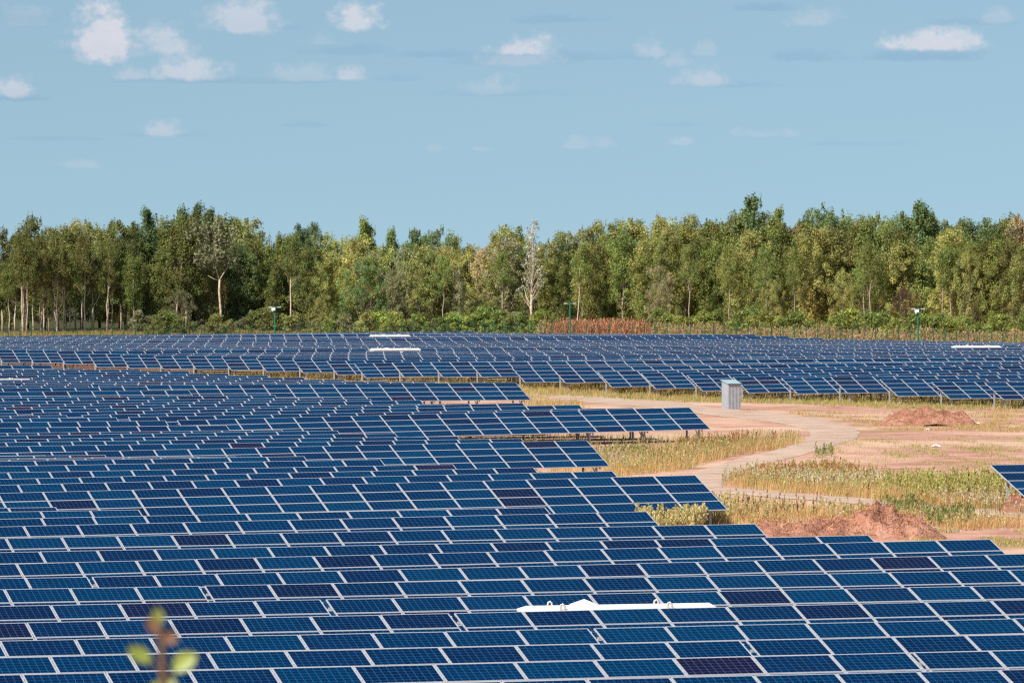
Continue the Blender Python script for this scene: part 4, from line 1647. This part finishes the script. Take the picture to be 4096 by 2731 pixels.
stuff("wildflowers", [plumes(scatter([PW], 600, r), r, .7, [(.72, .68, .58), (.66, .62, .50)], GREENS, .08, .22, 9, .032),
                      plumes(scatter([[(3700, 2020), (4096, 2010), (4096, 2080), (3850, 2070)], [(2880, 1905), (3200, 1920), (3200, 1960), (2900, 1940)]], 420, r), r, .7, [(.66, .60, .52), (.62, .56, .48)], GREENS, .07, .22, 8, .03),
                      plumes(scatter([[(2360, 1830), (2500, 1850), (2560, 1890), (2440, 1890)], [(2700, 2080), (2920, 2060), (2900, 2095)]], 220, r), r, .7, [(.60, .48, .44)], GREENS, .08, .25, 8, .035),
                      plumes(scatter([PB], 130, r), r, .8, [(.62, .32, .02), (.65, .40, .03)], GREENS, .05, .15, 6, .04)],
      "white and yellow wildflowers blooming among the weeds")

# low greenery below the panels of the far field and between the rows
pts_ = []
for k in range(0, 22):
    s = 387 + 6.1 * k - 2 * HALF
    a = row_point(s, BX[k])[2]
    for _ in range(700 if k < 14 else 350):
        t = a + r.uniform(-5, 16)
        ss = s + r.uniform(-2.5, 6.5)
        pts_.append((t * CP - ss * SP, t * SP + ss * CP, 0))
for (s, pp, (how, xe), gp) in NEAR:
    if how == "end" and s > 200:
        a = row_point(s, xe)[2]
        for _ in range(160):
            t = a + r.uniform(-16, 4)
            ss = s - 2 * HALF + r.uniform(-2.5, 5)
            pts_.append((t * CP - ss * SP, t * SP + ss * CP, 0))
stuff("meadow_grass", [blades(np.array(pts_), r, .28, .014, 4, GREENS + GREENS + STRAW[:2], .2)], "short green grass below the steel posts of the panel tables")
# green herbs, a few darker bushy patches
stuff("green_herbs", [plumes(scatter([[(3520, 2040), (3640, 2025), (3700, 2060), (3600, 2075)], [(3680, 2060), (3900, 2070), (3900, 2110), (3720, 2110)], [(3250, 1815), (3330, 1805), (3330, 1832), (3270, 1838)],
                                      [(2380, 1820), (2560, 1790), (2600, 1830), (2420, 1860)], [(3950, 1980), (4096, 1970), (4096, 2010), (3980, 2015)]], 520, r), r, .55,
                             [(.15, .19, .06), (.20, .23, .08), (.25, .26, .10)], GREENS, .11, .85, 22, .06)],
      "leafy green herbs in patches beside the footpath and earth heap")

# weeds along the fence
pts_ = []
cols_ = []
for _ in range(9000):
    x = r.uniform(1500, 4180)
    Y = fence_depth(x) + r.uniform(2, 11)
    if x < 2150:
        continue
    pts_.append(((x - 2048) / F * Y, Y, 0))
P = np.array(pts_)
P[:, 2] = gz(P[:, 0], P[:, 1])
xx = P[:, 0] / P[:, 1] * F + 2048
red = (xx > 2210 + 25 * np.sin(P[:, 1] * 2)) & (xx < 2570 + 40 * np.sin(P[:, 1] * 1.3))


def vary(P):
    f = np.sin(P[:, 0] * .55) * np.sin(P[:, 0] * .173 + 1) + .6 * np.sin(P[:, 0] * 1.31 + P[:, 1] * .9)
    return P[f > r.uniform(-1.3, .5, len(P))]


PV = vary(P[~red])


stuff("fence_weeds", [plumes(PV, r, 1.35 + .55 * np.sin(PV[:, 0] * .9 + 1.5 * np.sin(PV[:, 1])) * np.sin(PV[:, 0] * .31), [(.44, .25, .15), (.50, .33, .20), (.40, .29, .16), (.33, .31, .13), (.26, .29, .09)], [(.3, .22, .1)], .16, .75, 20, .13),
                      plumes(P[red], r, 1.9, [(.46, .19, .11), (.52, .25, .145), (.40, .165, .09), (.46, .32, .17)], [(.25, .12, .06)], .15, .75, 22, .12)],
      "rust-brown dry weeds behind the green fence")
pts_ = []
for _ in range(3800):
    x = r.uniform(-100, 1500)
    Y = edge(x) - r.uniform(0, 14)
    pts_.append(((x - 2048) / F * Y, Y, 0))
P = np.array(pts_)
P[:, 2] = gz(P[:, 0], P[:, 1])
stuff("tall_grass", [blades(P, r, .42, .03, 5, [(.36, .25, .09), (.40, .28, .10), (.20, .19, .06), (.15, .16, .05)], .25)], "ochre and green tall grass at the foot of the left wood")

# scraps of litter by the far heap
M_SCRAP = plain("white_plastic_film", (0.8, 0.8, 0.82), .4)
for (x, y, wd, lab) in [(3898, 1696, .42, "white plastic scrap lying at the right foot of the far earth heap"), (3745, 1788, .3, "pale plastic scrap on the bare soil right of the track's bend"), (3712, 1722, .14, "small white plastic scrap below the far earth heap")]:
    X, Y, Z = at(x, y)
    mb = MB()
    pr = [(-wd, -.1, .03), (-.2 * wd, -.16, .10), (.5 * wd, -.08, .04), (wd, .02, .08), (.4 * wd, .16, .05), (-.5 * wd, .12, .12)]
    for a in range(6):
        mb.poly([pr[a], pr[(a + 1) % 6], (0, 0, .16)])
        mb.poly([pr[(a + 1) % 6], pr[a], (0, 0, .0)])
    tag(link("plastic_scrap", mb.mesh("plastic_scrap", [M_SCRAP]), None, (X, Y, Z)), lab, "litter", "scraps of white plastic")

# ------------------------------------------------------------------ sapling close to the camera
def px(x, y, Y):
    return Vector(((x - 2048) / F * Y, Y, HC - (y - YH) / F * Y))


SY = 12.0
top, bot = px(632, 2440, SY), px(655, 2760, SY)
gb = float(gz(bot.x, SY))
M_STEM = plain("brown_twig", (0.10, 0.055, 0.025), .7, 0, .2, 30)
M_SLEAF = plain("young_leaf", (0.20, 0.24, 0.035), .5, 0, .25, 25)
M_RLEAF = plain("reddish_leaf", (0.17, 0.085, 0.04), .5, 0, .25, 25)
sap = link("sapling", None, None, (bot.x, SY, gb))
tag(sap, "blurred sapling tip with green and brown leaves in the foreground at lower left", "sapling")
mb = MB()
o0 = Vector((bot.x, SY, gb))
mb.tube([Vector((0, 0, -.05)), Vector((.01, 0, (bot.z - gb) * .6)), bot - o0, px(648, 2620, SY) - o0, px(640, 2530, SY) - o0, top - o0], [.011, .010, .009, .008, .006, .002], 7)
link("stem", mb.mesh("stem", [M_STEM], smooth=True), sap)


def leaf(a, b, wd, m_, depth=0.0):
    a, b = a - o0, b - o0
    d = b - a
    n = Vector((0, -1, .35)).normalized()
    sde = d.cross(n).normalized() * wd
    m__ = MB()
    k = 6
    prev = None
    for i in range(k + 1):
        f = i / k
        wf = math.sin(math.pi * min(1, f * .9 + .06)) ** .8
        c = a + d * f + Vector((0, depth * f, -.01 * f * f))
        cur = (c - sde * wf + n * .004, c, c + sde * wf + n * .004)
        if prev:
            m__.poly([prev[0], prev[1], cur[1], cur[0]])
            m__.poly([prev[1], prev[2], cur[2], cur[1]])
        prev = cur
    link("leaf", m__.mesh("sapling_leaf", [m_], smooth=True), sap)


leaf(px(640, 2500, SY), px(622, 2415, SY), .012, M_SLEAF)
leaf(px(640, 2540, SY), px(590, 2455, SY), .015, M_RLEAF)
leaf(px(645, 2560, SY), px(712, 2540, SY), .013, M_RLEAF)
leaf(px(648, 2570, SY), px(690, 2500, SY), .011, M_RLEAF, .03)
leaf(px(600, 2650, SY), px(512, 2572, SY), .016, M_SLEAF)
leaf(px(695, 2685, SY), px(780, 2595, SY), .021, M_SLEAF)
leaf(px(655, 2745, SY), px(700, 2700, SY), .015, M_SLEAF)
leaf(px(655, 2760, SY), px(600, 2720, SY), .013, M_SLEAF)
for a, b in (((650, 2690), (600, 2650)), ((653, 2740), (695, 2685))):
    mb = MB()
    mb.tube([px(*a, SY) - o0, px(*b, SY) - o0], [.003, .002], 5)
    link("leaf_stalk", mb.mesh("leaf_stalk", [M_STEM]), sap)

# labels shared by neighbours get their place in that little set
seen = {}
for ob in list(col.objects):
    if ob.parent is None and "label" in ob and "hidden" not in ob["label"]:
        seen.setdefault(ob["label"], []).append(ob)
for lab, obs in seen.items():
    if len(obs) > 1:
        obs.sort(key=lambda q: q.location.x / max(q.location.y, 1))
        for n_, ob in enumerate(obs):
            ob["label"] = lab + (", leftmost" if n_ == 0 else ", rightmost" if n_ == len(obs) - 1 else ", " + ordn(n_ + 1) + " from left")
